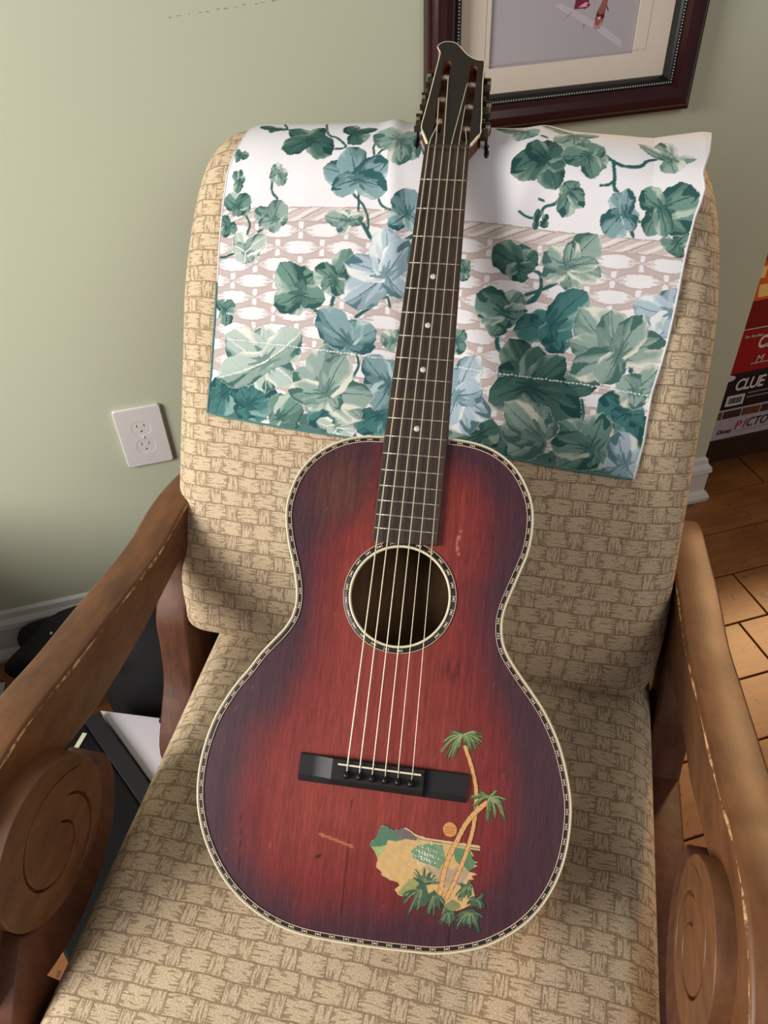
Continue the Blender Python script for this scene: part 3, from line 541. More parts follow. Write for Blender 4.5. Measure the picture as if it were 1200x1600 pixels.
# ---------------------------------------------------------------- the ivy-print cloth (print held as vertex colours on the cloth itself)
PAL = {'D': ((34, 70, 68), (70, 106, 98), (138, 160, 148)), 'T': ((36, 82, 84), (70, 120, 118), (130, 168, 162)), 'M': ((46, 86, 82), (108, 140, 130), (180, 196, 184)),
       'G': ((72, 108, 102), (146, 168, 160), (222, 222, 208)), 'P': ((66, 106, 102), (178, 194, 186), (240, 236, 222)), 'B': ((84, 118, 126), (174, 192, 204), (228, 232, 232)),
       'N': ((50, 92, 96), (130, 160, 164), (182, 204, 206))}
def paint_cloth(U, T):
    """U,T in mm -> linear rgb"""
    col = np.zeros(U.shape + (3,)); col[:] = lin((236, 232, 236))
    def over(m, c):
        col[...] = col * (1 - m[..., None]) + lin(c) * m[..., None]
    # faint ghost leaves on the white part
    g = np.clip(noise2(U / 14, T / 14, 5) - .55, 0, .3) * .5; over(g, (205, 208, 218))
    # basket weave below the rope
    rope = 502 - 4 * np.sin(U / 70) - U * .018
    wv = T < rope - 8
    rh = 19.; cw = 54.; rr = (rope - 8 - T) / rh; r = np.floor(rr); fy = rr - r; x = U / cw + .5 * (r % 2) + .04 * np.sin(r * 3); c_ = np.floor(x); fx = x - c_
    xx = (fx - .5) * 2; yy = (fy - .5) * 2; lens = 1 - np.abs(xx) ** 2.4; inside = np.abs(yy) < lens * .86
    str_ = np.sin(yy * 13 + 2 * np.sin(r * 5 + c_ * 3)) * .5 + .5
    reach = np.abs(xx) > (.46 + .45 * str_ * (.6 + .4 * np.sin(yy * 31 + c_ * 7)))
    base = np.zeros(U.shape + (3,)); base[:] = lin((236, 231, 234))
    t1 = lin((214, 201, 199)); t2 = lin((190, 174, 170))
    base[inside & reach] = t1
    out = ~inside; base[out] = lin((198, 182, 178)); post = (np.abs(np.abs(xx) - 1) < .10) & (np.abs(yy) < .95); base[post] = lin((236, 231, 236))
    ol = np.abs(np.abs(yy) - lens * .86) < .09; base[ol] = t2
    k = inside & reach & (np.abs(np.sin(yy * 9 + xx * 2 + c_)) < .22); base[k] = t2
    col[wv] = base[wv]
    # rope braid
    rp = np.abs(T - rope) < 8.5; ph = (U - (T - rope) * 1.7 - .06 * (T - rope) ** 2 * np.sign(T - rope)) / 26.; fr = ph - np.floor(ph); dy = (T - rope) / 8.5
    rc = np.zeros(U.shape + (3,)); rc[:] = lin((228, 216, 212)); rc[(fr > .25) & (fr < .62)] = lin((206, 190, 186)); rc[(np.abs(fr - .12) < .07)] = lin((174, 156, 150)); rc[np.abs(dy) > .84] = lin((186, 168, 162))
    rc[(np.abs(fr - .8) < .05) & (np.abs(dy) < .6)] = lin((240, 234, 236)); col[rp] = rc[rp]
    low = T < 292  # dark foliage behind everything at the lower hem
    msk = low & (noise2(U / 16, T / 16, 9) + (292 - T) / 22 > .55); over(msk * .92, (52, 104, 98))
    over((msk & (noise2(U / 7, T / 9, 12) > .35)) * .8, (34, 80, 78))
    def window(x0, x1, y0, y1):
        j = np.where((U[0] >= x0) & (U[0] <= x1))[0]; i = np.where((T[:, 0] >= y0) & (T[:, 0] <= y1))[0]
        if len(i) < 2 or len(j) < 2: return None
        return slice(i[0], i[-1] + 1), slice(j[0], j[-1] + 1)
    def stem(w, P, c=(44, 96, 92)):
        P = catmull(P, 6); a = P.min(0) - 6; b = P.max(0) + 6; s = window(a[0], b[0], a[1], b[1])
        if s is None: return
        d = segdist(U[s], T[s], P); m = np.clip((w - d) / .6 + .5, 0, 1); sub = col[s]; sub[...] = sub * (1 - m[..., None]) + lin(c) * m[..., None]
    def lobes(c, tip, w):
        c = np.array(c, float); tip = np.array(tip, float); d = tip - c; L = np.hypot(*d); d = d / max(L, 1e-6); n = np.array([-d[1], d[0]]); return c, d, n, L, w / 2.
    for li, (pal, cx, cy, tips) in enumerate(LEAVES):
        if li == 9:
            for w, P in STEMS: stem(w, P)
        dark, mid, lite = [lin(q) for q in PAL[pal]]
        R_ = max(math.hypot(t[0] - cx, t[1] - cy) + t[2] * .5 for t in tips) + 5; s = window(cx - R_, cx + R_, cy - R_, cy + R_)
        if s is None: continue
        X, Y = U[s], T[s]; sub = col[s]; masks = []
        for (tx, ty, w) in tips:
            c, d, n, L, hw = lobes((cx, cy), (tx, ty), w); L *= 1.04
            a = ((X - c[0]) * d[0] + (Y - c[1]) * d[1]) / L; b = ((X - c[0]) * n[0] + (Y - c[1]) * n[1])
            ac = np.clip(a, 0, 1); prof = hw * 1.12 * (np.sin(np.pi * (.16 + .84 * ac) ** 1.25) ** .5) + .8 * (1 - ac); prof = np.where(ac > .86, prof * (.25 + .75 * np.clip((1 - ac) / .14, 0, 1) ** .6), prof)
            prof = prof * (1 + .05 * np.sin(a * 17 + tx))
            masks.append((a, b, prof, (a > -.02) & (a < 1) & (np.abs(b) < prof), hw))
        halo = np.zeros(X.shape, bool)
        if li > 8:
            for a, b, p, m, hw in masks: halo |= (a > -.03) & (a < 1.03) & (np.abs(b) < p + .9)
            sub[halo] = sub[halo] * .6 + lin((232, 232, 230)) * .4
        order = list(range(len(masks))); random.Random(li).shuffle(order)
        for oi in order:
            a, b, p, m, hw = masks[oi]; bb = b / (p + 1e-6); rd = np.random.default_rng(li * 17 + oi); sg = rd.choice([-1, 1]); ph = rd.uniform(0, 6)
            th = np.arctan2(b / (hw + 1e-6), a + .12)
            streak = np.sin(th * 5 + ph + 1.6 * a) * .5 + .25 * np.sin(th * 11 + ph * 2 - 3 * a) + .3 * noise2(X / 7, Y / 7, li + oi)
            val = .75 * sg * bb + .42 * streak + rd.uniform(-.2, .2)
            def sm(x, e0, e1): k_ = np.clip((x - e0) / (e1 - e0), 0, 1)[..., None]; return k_ * k_ * (3 - 2 * k_)
            cc = mid * (1 + .05 * streak[..., None]); k1 = sm(val, .30, .42); cc = cc * (1 - k1) + (dark * .45 + mid * .55) * k1; k1 = sm(val, .62, .74); cc = cc * (1 - k1) + dark * k1
            k1 = sm(-val, .34, .60); cc = cc * (1 - k1) + (mid * .5 + lite * .5) * k1; k1 = sm(-val, .58, .70); cc = cc * (1 - k1) + lite * k1
            # dark crescent at the tip, dark throat at the stalk, midrib and side veins
            cc = np.where(((a < .24 + .12 * np.sin(th * 8 + ph)) & (np.abs(bb) < .55))[..., None], dark * .7 + mid * .3, cc)
            if rd.random() < .45: cc = np.where(((a > .72 + .14 * np.sin(b / 2.2 + ph)) & (sg * bb > -.3))[..., None], dark, cc)
            rib = np.abs(b - sg * hw * .12 * np.sin(a * 3)) < .85 * (1 - a * .7); cc = np.where(rib[..., None], dark if pal != 'P' else lite, cc)
            fv = (np.abs(np.sin((a * L if False else a) * 11 - np.abs(bb) * 2.6 + ph)) < .05) & (np.abs(bb) < .8); cc = np.where(fv[..., None], cc * .72 + dark * .28, cc)
            edge = np.abs(np.abs(b) - p) < .7; cc = np.where(edge[..., None], cc * .5 + dark * .5, cc)
            sub[m] = cc[m]
    # stitched hem line
    for P in (((-257, 361), (-150, 358), (-84, 355), (-39, 353)), ((30, 351), (78, 348), (171, 344), (250, 337))):
        d = segdist(U, T, P); on = (d < .75) & (np.mod(U, 4.2) < 3.0); over(on * .75, (236, 238, 236)); over((np.abs(d - 1.6) < .7) * .12, (60, 70, 70))
    return col
def build_cloth():
    nu, nt = 640, 660
    a = np.linspace(0, 1, nu); t = np.linspace(0, 1, nt)
    # boundaries in cushion coordinates (m)
    T_ = .246 + t * (.80 - .246)
    lb = np.interp(T_, [.246, .27, .297, .336, .367, .421, .459, .496, .54, .576, .598, .619, .70, .80], [-.270, -.269, -.267, -.266, -.265, -.264, -.263, -.261, -.257, -.248, -.245, -.24, -.235, -.23])
    rb = np.interp(T_, [.246, .287, .341, .376, .401, .445, .466, .501, .536, .562, .575, .60, .66, .80], [.240, .245, .245, .251, .254, .256, .257, .259, .261, .266, .262, .268, .275, .27])
    Ug = lb[:, None] + a[None] * (rb - lb)[:, None]
    bot = np.interp(a, [0, .05, .2, .36, .6, .73, .85, 1], [.271, .268, .263, .260, .2585, .2565, .250, .246])
    Tg = bot[None] + t[:, None] * (.80 - bot)[None]
    off = .0062 + .0022 * noise2(Ug * 26 + 3, Tg * 9, 21) * np.clip((Tg - .24) / .05, 0, 1)
    # folds fanning from under the neck, lifted hem edge, flap corner standing proud on the right
    nk = Ug - (.02 + (Tg - .5) * .16)
    off += .004 * np.exp(-((nk - .055) / .018) ** 2) * np.clip((Tg - .40) / .1, 0, 1) - .003 * np.exp(-((nk) / .04) ** 2)
    off += .0035 * np.exp(-((nk + .075 + .3 * (Tg - .5)) / .012) ** 2) * np.clip((Tg - .35) / .1, 0, 1)
    off += .003 * np.clip((Ug - .2) / .06, 0, 1) * np.sin(Tg * 60) + .010 * np.clip((Ug - .215) / .05, 0, 1) * np.clip((Tg - .5) / .08, 0, 1)
    off = np.clip(off, .0035, None)
    P = cloth_surf(Ug, Tg, off)
    # regular raster for painting, then sampled at the vertices
    us = np.arange(-290, 290, .8); ts = np.arange(236, 810, .8); UU, TT = np.meshgrid(us, ts); img = paint_cloth(UU, TT)
    ui = np.clip(np.rint((Ug * 1000 - us[0]) / .8).astype(int), 0, len(us) - 1); ti = np.clip(np.rint((Tg * 1000 - ts[0]) / .8).astype(int), 0, len(ts) - 1)
    me, used = grid_mesh('ivy_cloth', P); set_col(me, img[ti, ui].reshape(-1, 3)[used])
    o = link('ivy_print_cloth', me, vcol_mat('printed_cotton', .8, bump=.12, spec=.2))
    o.matrix_world = Matrix.Translation(tuple(CH0)) @ Matrix.Rotation(math.atan2(XC[1], XC[0]), 4, 'Z')
    tag(o, 'white cloth printed with green ivy leaves and basketwork, draped over the chair back', 'cloth')
    # folded hems give the edges their thickness
    hm = plain('teal_hem', (84, 128, 124), .8, var=.3, scale=120); wh = plain('white_hem', (226, 224, 226), .8, var=.04)
    e0 = P[:, 0]; e1 = P[:, -1]; e2 = P[0]
    tube('hem', e0[:200:4] - np.array([.0006, 0, .001]), .0018, hm, o, 6); tube('hem', e2[::6] - np.array([0, 0, .0012]), .0016, hm, o, 6)
    tube('hem', e0[200:560:5] - np.array([0, 0, .001]), .0013, wh, o, 6); tube('hem', e1[:560:5] - np.array([0, 0, .001]), .0014, wh, o, 6)
    return o

# ---------------------------------------------------------------- guitar (local frame: x across, y up the neck, z off the soundboard)
GN = np.array([.290812227, .804919576, -.253072032 + Z0])
GW = np.array([.90661801, -.421751197, -.013027354]); GD = np.array([-.340607061, -.713264962, -.612568301]); GNN = np.array([.249059459, .559802663, -.790310296])
BASE = .776
def build_guitar():
    Mg = Matrix.Identity(4)
    org = GN + GD * BASE
    for i in range(3): Mg[i][0] = GW[i]; Mg[i][1] = -GD[i]; Mg[i][2] = -GNN[i]; Mg[i][3] = org[i]
    g = bpy.data.objects.new('guitar', None); C.objects.link(g); g.matrix_world = Mg; g.empty_display_size = .05
    tag(g, 'old red sunburst parlor guitar with a painted palm tree beach scene, leaning in the armchair', 'guitar')
    G = lambda x, s, h=0: (x, BASE - s, h)
    ZB = -.0055                                    # soundboard height below the fretboard face
    body = resample(catmull([(x, BASE - s) for x, s in BODY[::1]], 6, True), 420, True)
    for _ in range(6): body = .25 * np.roll(body, 1, 0) + .5 * body + .25 * np.roll(body, -1, 0)
    area_ = .5 * np.sum(body[:, 0] * np.roll(body[:, 1], -1) - np.roll(body[:, 0], -1) * body[:, 1])
    if area_ < 0: body = body[::-1]
    tn = np.roll(body, -1, 0) - np.roll(body, 1, 0); tn /= np.linalg.norm(tn, axis=1)[:, None]; nin = np.stack([-tn[:, 1], tn[:, 0]], 1)
    for _ in range(3): nin = .25 * np.roll(nin, 1, 0) + .5 * nin + .25 * np.roll(nin, -1, 0)
    nin /= np.linalg.norm(nin, axis=1)[:, None]
    ins = lambda d: body + nin * d
    n = len(body)
    def ring(name, stations, mat, smooth=True):     # stations: (inset, z)
        v = []; 
        for d, z in stations: q = ins(d); v += [(x, y, z) for x, y in q]
        f = [(i * n + k, i * n + (k + 1) % n, (i + 1) * n + (k + 1) % n, (i + 1) * n + k) for i in range(len(stations) - 1) for k in range(n)]
        return link(name, mesh(name, v, f, smooth), mat, g)
    cream = plain('aged_cream_binding', (232, 222, 188), .35, var=.06); ebony = plain('black_stained_strip', (36, 28, 26), .4); inl = plain('inlay_cream', (222, 196, 170), .5, var=.15, scale=300)
    back = wood('brown_body_wood', (70, 34, 22), (120, 66, 40), (3, 3, 1), .35)
    inside = wood('unfinished_inside_wood', (96, 68, 44), (140, 104, 70), (14, 2, 3), .8)
    depth = .086
    ring('body_side', [(.0006, ZB - .006), (.0006, ZB - depth), (.004, ZB - depth - .002)], back)
    bk = mesh('body_back', [(x, y, ZB - depth - .002) for x, y in ins(.003)] , [tuple(range(n))[::-1]]); link('body_back', bk, back, g)
    bi = mesh('inside_back', [(x, y, ZB - depth + .003) for x, y in ins(.004)], [tuple(range(n))]); link('inside_back', bi, inside, g)
    ring('inside_side', [(.004, ZB - .003), (.004, ZB - depth + .003)], inside)
    ring('binding', [(.0, ZB - .0065), (-.0002, ZB - .002), (.0004, ZB + .0008), (.0012, ZB + .0012), (.0019, ZB + .0012), (.0019, ZB - .001)], cream)
    ring('purfling', [(.0019, ZB + .0007), (.0066, ZB + .0007)], ebony)
    ring('purfling_line', [(.0024, ZB + .0007), (.0024, ZB + .0011), (.0028, ZB + .0011), (.0028, ZB + .0007)], inl)
    ring('purfling_line', [(.0062, ZB + .0007), (.0062, ZB + .0012), (.0067, ZB + .0012), (.0067, ZB + .0004)], inl)
    per = np.r_[0, np.cumsum(np.linalg.norm(np.diff(np.vstack([body, body[:1]]), axis=0), axis=1))]; L = per[-1]
    def marq(name, at, L, d0, d1, z):
        v = []; f = []; rep = int(round(L / .0128)); r = random.Random(2)
        for k in range(rep):
            s0 = k * L / rep
            if r.random() < .05: continue
            for a, b, c, d in ((0, .0006, d0 + .0002, d1 - .0002), (.0014, .0036, d0 + .0009, d1 - .0009), (.0044, .0050, d0 + .0002, d1 - .0002)):
                i0 = len(v); v += [at(s0 + a, c, z), at(s0 + b, c, z), at(s0 + b, d, z), at(s0 + a, d, z)]; f.append((i0, i0 + 1, i0 + 2, i0 + 3))
        o = link(name, mesh(name, v, f), inl, g); tag(o, kind='stuff'); return o
    def atb(s, d, z):
        s = s % L; P = np.vstack([ins(d), ins(d)[:1]]); return (np.interp(s, per, P[:, 0]), np.interp(s, per, P[:, 1]), z)
    cache = {}
    def atb2(s, d, z):
        k = round(d, 5)
        if k not in cache: cache[k] = np.vstack([ins(d), ins(d)[:1]])
        P = cache[k]; s = s % L; return (np.interp(s, per, P[:, 0]), np.interp(s, per, P[:, 1]), z)
    marq('purfling_inlay', atb2, L, .0031, .0060, ZB + .0010)
    # soundboard with sunburst finish
    hx, hs_ = .0, .4685; HY = BASE - hs_; R1 = .0465
    xs = np.arange(-.176, .178, .0014); ss = np.arange(.305, .782, .0014); X, Sg = np.meshgrid(xs, ss)
    Y = BASE - Sg; inb = inpoly(X, Y, ins(.0035)); keep = inb & (np.hypot(X - hx, Y - HY) > R1 + .0035)
    Xm, Sm = X * 1000, Sg * 1000
    def soft(P, w):
        d = segdist(Xm, Sm, P, True); d = np.where(inpoly(Xm, Sm, P), d, -d); nn = noise2(Xm / 14, Sm / 40, 31, 4); return np.clip(.5 + (d + 7 * nn) / w, 0, 1)
    red = soft(RED, 46); red = red * red * (3 - 2 * red); br = soft(BRIGHT, 60)
    gr = noise2(Xm / 1.6, Sm / 60, 8, 4)
    edge = lin((72, 42, 52)); mid = lin((124, 44, 43)); hot = lin((146, 62, 53))
    col = edge * (1 + .12 * gr)[..., None] * (1 - red[..., None]) + (mid * (1 - br[..., None]) + hot * br[..., None]) * (1 + .16 * gr)[..., None] * red[..., None]
    # brown worn patch left of the neck, lower rim slightly more purple, wear marks
    tx, ty = TAN[0]; wv = np.exp(-((Xm - tx) / 30) ** 2 - ((Sm - ty + 5) / 34) ** 2) * (.5 + .3 * gr); wv = np.clip(wv, 0, .6); col = col * (1 - wv[..., None]) + lin((116, 70, 48)) * wv[..., None]
    tx, ty = SMUDGE[0]; k = np.exp(-((Xm - tx) / 9) ** 2 - ((Sm - ty) / 11) ** 2) * np.clip(.5 + .9 * noise2(Xm / 1.5, Sm / 2.5, 4), 0, 1); col = col * (1 - .8 * k[..., None]) + lin((58, 26, 28)) * .8 * k[..., None]
    def mark(P, w, c, a=1.0):
        d = segdist(Xm, Sm, P); m = np.clip((w - d) / .7 + .5, 0, 1) * a; col[...] = col * (1 - m[..., None]) + lin(c) * m[..., None]
    for cr in CRACKS: mark(cr, .35, (34, 14, 16), .9)
    mark(SCR, .9, (196, 120, 88), .9); mark([(DINK[0][0] - 2, DINK[0][1]), (DINK[0][0] + 2, DINK[0][1] - 2)], 1.2, (40, 16, 18), .9)
    cx, cy = CHIP[0]; mark([(cx, cy - 7), (cx - .4, cy + 5)], 1.5, (190, 120, 100)); mark([(cx, cy - 4), (cx, cy + 2)], .6, (140, 50, 44)); mark([(cx + 1, cy - 13), (cx + 1, cy - 12)], .6, (220, 150, 120)); mark([(cx + 1, cy + 9), (cx + 1.4, cy + 10)], .8, (210, 130, 90))
    r = np.random.default_rng(3)
    for _ in range(46):
        px, py = r.uniform(-160, 165), r.uniform(325, 770); mark([(px, py), (px + r.uniform(-1, 1), py + r.uniform(.5, 5))], r.uniform(.1, .45), (178, 96, 84), .55)
    P = np.stack([X, Y, np.full(X.shape, ZB)], -1)
    me, used = grid_mesh('soundboard', P[::-1], keep[::-1], False); set_col(me, np.clip(col[::-1].reshape(-1, 3)[used], 0, 1))
    sbm = vcol_mat('sunburst_lacquer', .34, bump=.05, spec=.5, grain=(90, 5, 5)); link('soundboard', me, sbm, g)['label'] = 'red to dark purple sunburst lacquered top'
    # soundhole ring and rosette
    def circ(d0): return [(hx + d0 * math.cos(q), HY + d0 * math.sin(q)) for q in np.linspace(0, 2 * math.pi, 96, endpoint=False)]
    Th = Matrix.Translation((hx, HY, ZB))
    lathe('soundhole_binding', [(R1 + .0005, -.004), (R1, -.003), (R1, .0006), (R1 + .0008, .0012), (R1 + .0020, .0012), (R1 + .0024, .0004)], cream, g, 96, Th)
    lathe('rosette', [(R1 + .0022, .0007), (R1 + .0074, .0007), (R1 + .0078, .0)], ebony, g, 96, Th)
    lathe('rosette_line', [(R1 + .0068, .0007), (R1 + .0068, .0012), (R1 + .0074, .0012), (R1 + .0074, .0004)], inl, g, 96, Th)
    def atc(s, d, z): q = s / (R1 + .004); return (hx + (R1 + d) * math.cos(q), HY + (R1 + d) * math.sin(q), z)
    marq('rosette_inlay', atc, 2 * math.pi * (R1 + .004), .0030, .0064, ZB + .0011)
    # painted decal
    xs = np.arange(-15, 118, .5); ss = np.arange(580, 770, .5); X, Sg = np.meshgrid(xs, ss)
    col = np.zeros(X.shape + (3,)); al = np.zeros(X.shape, bool)
    def fl(P, c, jit=0, only=False):
        m = inpoly(X + jit * noise2(X / 1.3, Sg / 1.3, 3), Sg + jit * noise2(X / 1.2, Sg / 1.4, 4), P)
        if only: m &= al
        col[m] = lin(c) * (1 + .10 * noise2(X / 1.6, Sg / 1.6, 6))[m][:, None]; al[...] |= m
    def st(P, w, c, taper=None, only=False):
        P = resample(catmull(P, 6), 40)
        for i in range(len(P) - 1):
            k = i / (len(P) - 1); ww = w * ((1 - k) + k * taper) if taper is not None else w
            j = np.where(np.abs(xs - P[i, 0]) < ww + 3)[0]; ii = np.where(np.abs(ss - P[i, 1]) < ww + 3)[0]
            if len(j) == 0 or len(ii) == 0: continue
            s_ = (slice(ii[0], ii[-1] + 1), slice(j[0], j[-1] + 1)); m = segdist(X[s_], Sg[s_], P[i:i + 2]) < ww
            if only: m &= al[s_]
            cs = col[s_]; cs[m] = lin(c); aa = al[s_]; aa[m] = True
    fl(LAND, (206, 168, 112), .4); fl(TREES, (84, 120, 96), 1.0); fl(PALE, (160, 172, 108), .6); fl(HILL, (112, 98, 100), .3)
    st([LAGOON[0], LAGOON[1]], .4, (74, 124, 88), only=True)
    fl(LAGOON, (112, 142, 108), 1.0, True); fl(FOLI, (92, 130, 92), 1.4, True); fl(GREY, (176, 152, 122), 1.0, True); fl(OLIVE, (150, 150, 92), 1.2, True); fl(OLIVE2, (132, 132, 88), 1.0)
    sx_, sy_ = SPK[0]; dd = np.hypot((X - sx_) / 10, (Sg - sy_) / 9); m = (noise2(X * 2.2, Sg * 2.2, 5) > .55 * dd) & (dd < 2.0) & al & inpoly(X, Sg, LAND); col[m] = lin((226, 220, 204))
    st(RIDGE, .5, (222, 188, 140)); st([(x, y + 1.1) for x, y in RIDGE], .35, (120, 96, 80)); st([(x, y + 2.4) for x, y in RIDGE[2:]], .7, (186, 172, 130))
    sun = SUN[0]; sr = SUN[1][0] - SUN[0][0]; q = np.linspace(0, 6.283, 30); fl([(sun[0] + sr * math.cos(a), sun[1] + sr * math.sin(a)) for a in q], (206, 144, 84))
    for dy in (-1.5, 1, 3): st([(sun[0] - sr * .7, sun[1] + dy), (sun[0] + sr * .7, sun[1] + dy)], .35, (184, 84, 60))
    for T__, w in ((TRK1, 1.55), (TRK2, 1.9)):
        st(T__, w + .5, (120, 70, 44)); Pq = resample(catmull(T__, 6), 60); Pq[:, 0] += .3 * np.sin(np.arange(60) * 1.7); st(Pq, w, (216, 164, 104)); 
        for i in range(4, 58, 4): st([(Pq[i][0] - w * .7, Pq[i][1] - .4), (Pq[i][0] + w * .2, Pq[i][1] + .5)], .25, (160, 104, 62))
    rr = random.Random(5)
    for fi, (c, tips) in enumerate(FRONDS):
        if fi > 1:
            q = np.linspace(0, 6.283, 24); rx_ = .62 * np.mean([abs(t[0] - c[0]) for t in tips]) + 2; ry_ = .5 * np.mean([abs(t[1] - c[1]) for t in tips]) + 1.5; oy = .3 * np.mean([t[1] - c[1] for t in tips])
            fl([(c[0] + rx_ * math.cos(a), c[1] + oy + ry_ * math.sin(a)) for a in q], (66, 94, 70), 1.2)
        big = 1.5 if fi < 2 else 1.2; g1, g2, g3 = ((82, 108, 64), (118, 138, 88), (152, 160, 108)) if fi < 2 else ((58, 82, 66), (96, 116, 84), (132, 144, 98))
        for tx, ty in tips:
            for q in range(3 if fi < 2 else 4):
                ex_, ey = tx + rr.uniform(-2, 2), ty + rr.uniform(-2, 1.5); mx, my = (c[0] * .45 + ex_ * .55), (c[1] * .6 + ey * .4) - (1.5 if ey > c[1] else 0)
                st([c, (mx, my), (ex_, ey)], big, g1, .25)
        for tx, ty in tips:
            for q in range(2):
                ex_, ey = tx + rr.uniform(-2.5, 2.5), ty + rr.uniform(-3, .5); mx, my = (c[0] * .45 + ex_ * .55), (c[1] * .6 + ey * .4) - 1.2
                st([c, (mx, my), (ex_, ey)], .45, rr.choice([g2, g3, g2]), .5)
    st(CRACKS[2], .3, (50, 24, 22), only=False) if False else None
    P = np.stack([X / 1000, BASE - Sg / 1000, np.full(X.shape, ZB + .00035)], -1)
    me, used = grid_mesh('painted_beach_decal', P[::-1], al[::-1], False); set_col(me, np.clip(col[::-1].reshape(-1, 3)[used], 0, 1))
    link('beach_decal', me, vcol_mat('decal_paint', .42), g)['label'] = 'painted beach scene with two palm trees and a setting sun'
    # neck, fretboard, frets
    fw = lambda s: .0230 + (s / .314) * (.0306 - .0230) if s < .314 else .0306
    fbm = wood('dark_rosewood', (42, 30, 25), (74, 56, 46), (40, 5, 8), .5, .2)
    out = [G(-fw(0), 0)[:2], G(fw(0), 0)[:2], G(fw(.314), .314)[:2], G(fw(.419), .4170)[:2]]
    arc = [(hx + (R1 + .0078) * math.cos(q), HY + (R1 + .0078) * math.sin(q)) for q in np.linspace(math.radians(62), math.radians(118), 12)]
    arc = [(x, max(y, BASE - .4215)) for x, y in arc]
    out += [G(-fw(.419), .4190)[:2], G(-fw(.314), .314)[:2]]
    prism('fretboard', out, [], ZB + .0001, 0, fbm, g, .0006)
    nickel = plain('nickel_fret', (206, 196, 176), .28, metal=.7, var=.1); pearl = plain('white_dot', (240, 238, 230), .3)
    for k in range(1, 19):
        s = .628 * (1 - 2 ** (-k / 12)); w = fw(s) - .0003
        tube('fret', [G(-w, s, .0003), G(-w * .5, s, .0006), G(0, s, .0006), G(w * .5, s, .0006), G(w, s, .0003)], .00078, nickel, g, 6)
    for a, b in ((4, 5), (6, 7), (8, 9), (11, 12)):
        s = .628 * (1 - .5 * (2 ** (-a / 12) + 2 ** (-b / 12))); lathe('fret_dot', [(0, .0003), (.0029, .0003), (.0029, -.0004)], pearl, g, 18, Matrix.Translation(G(0, s, 0)))
    neckm = wood('mahogany_neck', (70, 36, 24), (120, 70, 46), (20, 3, 20), .35)
    v = []; f = []; st_ = np.linspace(-.004, .335, 20); K = 12
    for s in st_:
        w = fw(max(s, 0)) - .0004; dp = .0155 + .004 * s / .33 + (.05 * max(0, (s - .27) / .065) ** 1.6)
        for k in range(K + 1):
            a = math.pi * k / K; v.append(G(w * math.cos(a), s, ZB - dp * math.sin(a) ** .85))
    for i in range(len(st_) - 1):
        for k in range(K): f.append((i * (K + 1) + k, i * (K + 1) + k + 1, (i + 1) * (K + 1) + k + 1, (i + 1) * (K + 1) + k))
    f.append(tuple(range(K + 1))); link('neck', mesh('neck', v, f, True), neckm, g)
    nut = box('nut', (-.0232, BASE + .0004, ZB), (.0232, BASE + .0052, .0016), fbm, g, .0006); nut['label'] = 'dark wooden nut'
    # headstock, tilted back
    ta = math.radians(14); HM = Matrix.Translation((0, BASE + .002, -.002)) @ Matrix.Rotation(-ta, 4, 'X')
    hd = resample(catmull(HEAD, 5), 110); black = plain('black_headstock_face', (34, 25, 21), .38, var=.15, scale=40); 
    hd = [tuple(p) for p in hd]
    def slot(pts, r=.0045):
        (x0, y0), (x1, y1) = pts; dx, dy = x1 - x0, y1 - y0; l = math.hypot(dx, dy); dx /= l; dy /= l; o = []
        for k in range(9): a = math.radians(180 * k / 8); o.append((x1 + r * (math.cos(a) * dy + math.sin(a) * dx), y1 + r * (-math.cos(a) * dx + math.sin(a) * dy)))
        for k in range(9): a = math.radians(180 + 180 * k / 8); o.append((x0 + r * (math.cos(a) * dy + math.sin(a) * dx), y0 + r * (-math.cos(a) * dx + math.sin(a) * dy)))
        return o
    sl = [slot([(-.0136, .027), (-.0130, .136)]), slot([(.0177, .016), (.0171, .1285)])]
    prism('headstock_face', hd, sl, -.0015, 0, black, g, .0003, xf=HM)
    core = wood('reddish_headstock_core', (84, 40, 28), (140, 78, 54), (8, 8, 8), .45)
    prism('headstock', [(x * .985, y) for x, y in hd], sl, -.0120, -.0016, core, g, .0003, xf=HM); prism('headstock_back', [(x * .985, y) for x, y in hd], [], -.0175, -.0119, core, g, .0006, xf=HM)
    hb = np.array(hd); hv = []; 
    L3 = np.column_stack([hb, np.full(len(hb), -.0006)]); cut = [p for p in L3]
    P3 = np.array([HM @ Vector(p) for p in L3]); tube('headstock_binding', P3, .0008, cream, g, 6)
    for a0, b0 in ((0, .032), (0, .026)):
        q3 = np.array([p for p in P3[:]]); loc = np.array(hd); mm = [i for i in range(len(loc)) if loc[i][1] < b0 and (loc[i][0] < 0) == (b0 > .03)]
        if len(mm) > 3: tube('cream_bevel', P3[sorted(mm)[1:-1]], .0017, cream, g, 6)
    for k in (0, 1):     # broad cream bevels at the lower corners
        pass
    # tuners
    brass = plain('tarnished_brass', (64, 54, 38), .42, metal=.5, var=.3, scale=200); dkm = plain('black_tuner_metal', (30, 27, 25), .4, metal=.4); bone = plain('bone_roller', (214, 200, 176), .4); btn = plain('black_tuner_button', (16, 15, 15), .25)
    slx = {-1: lambda y: -.0133, 1: lambda y: .0174}
    rolls = {-1: (.047, .081, .117), 1: (.036, .070, .1055)}
    edgex = {-1: lambda y: np.interp(y, [.02, .032, .05, .077, .107, .1335], [-.028, -.0305, -.0297, -.0277, -.0257, -.024]), 1: lambda y: np.interp(y, [.02, .03, .05, .076, .105, .14], [.0322, .0326, .0320, .0303, .0289, .0284])}
    num = 0
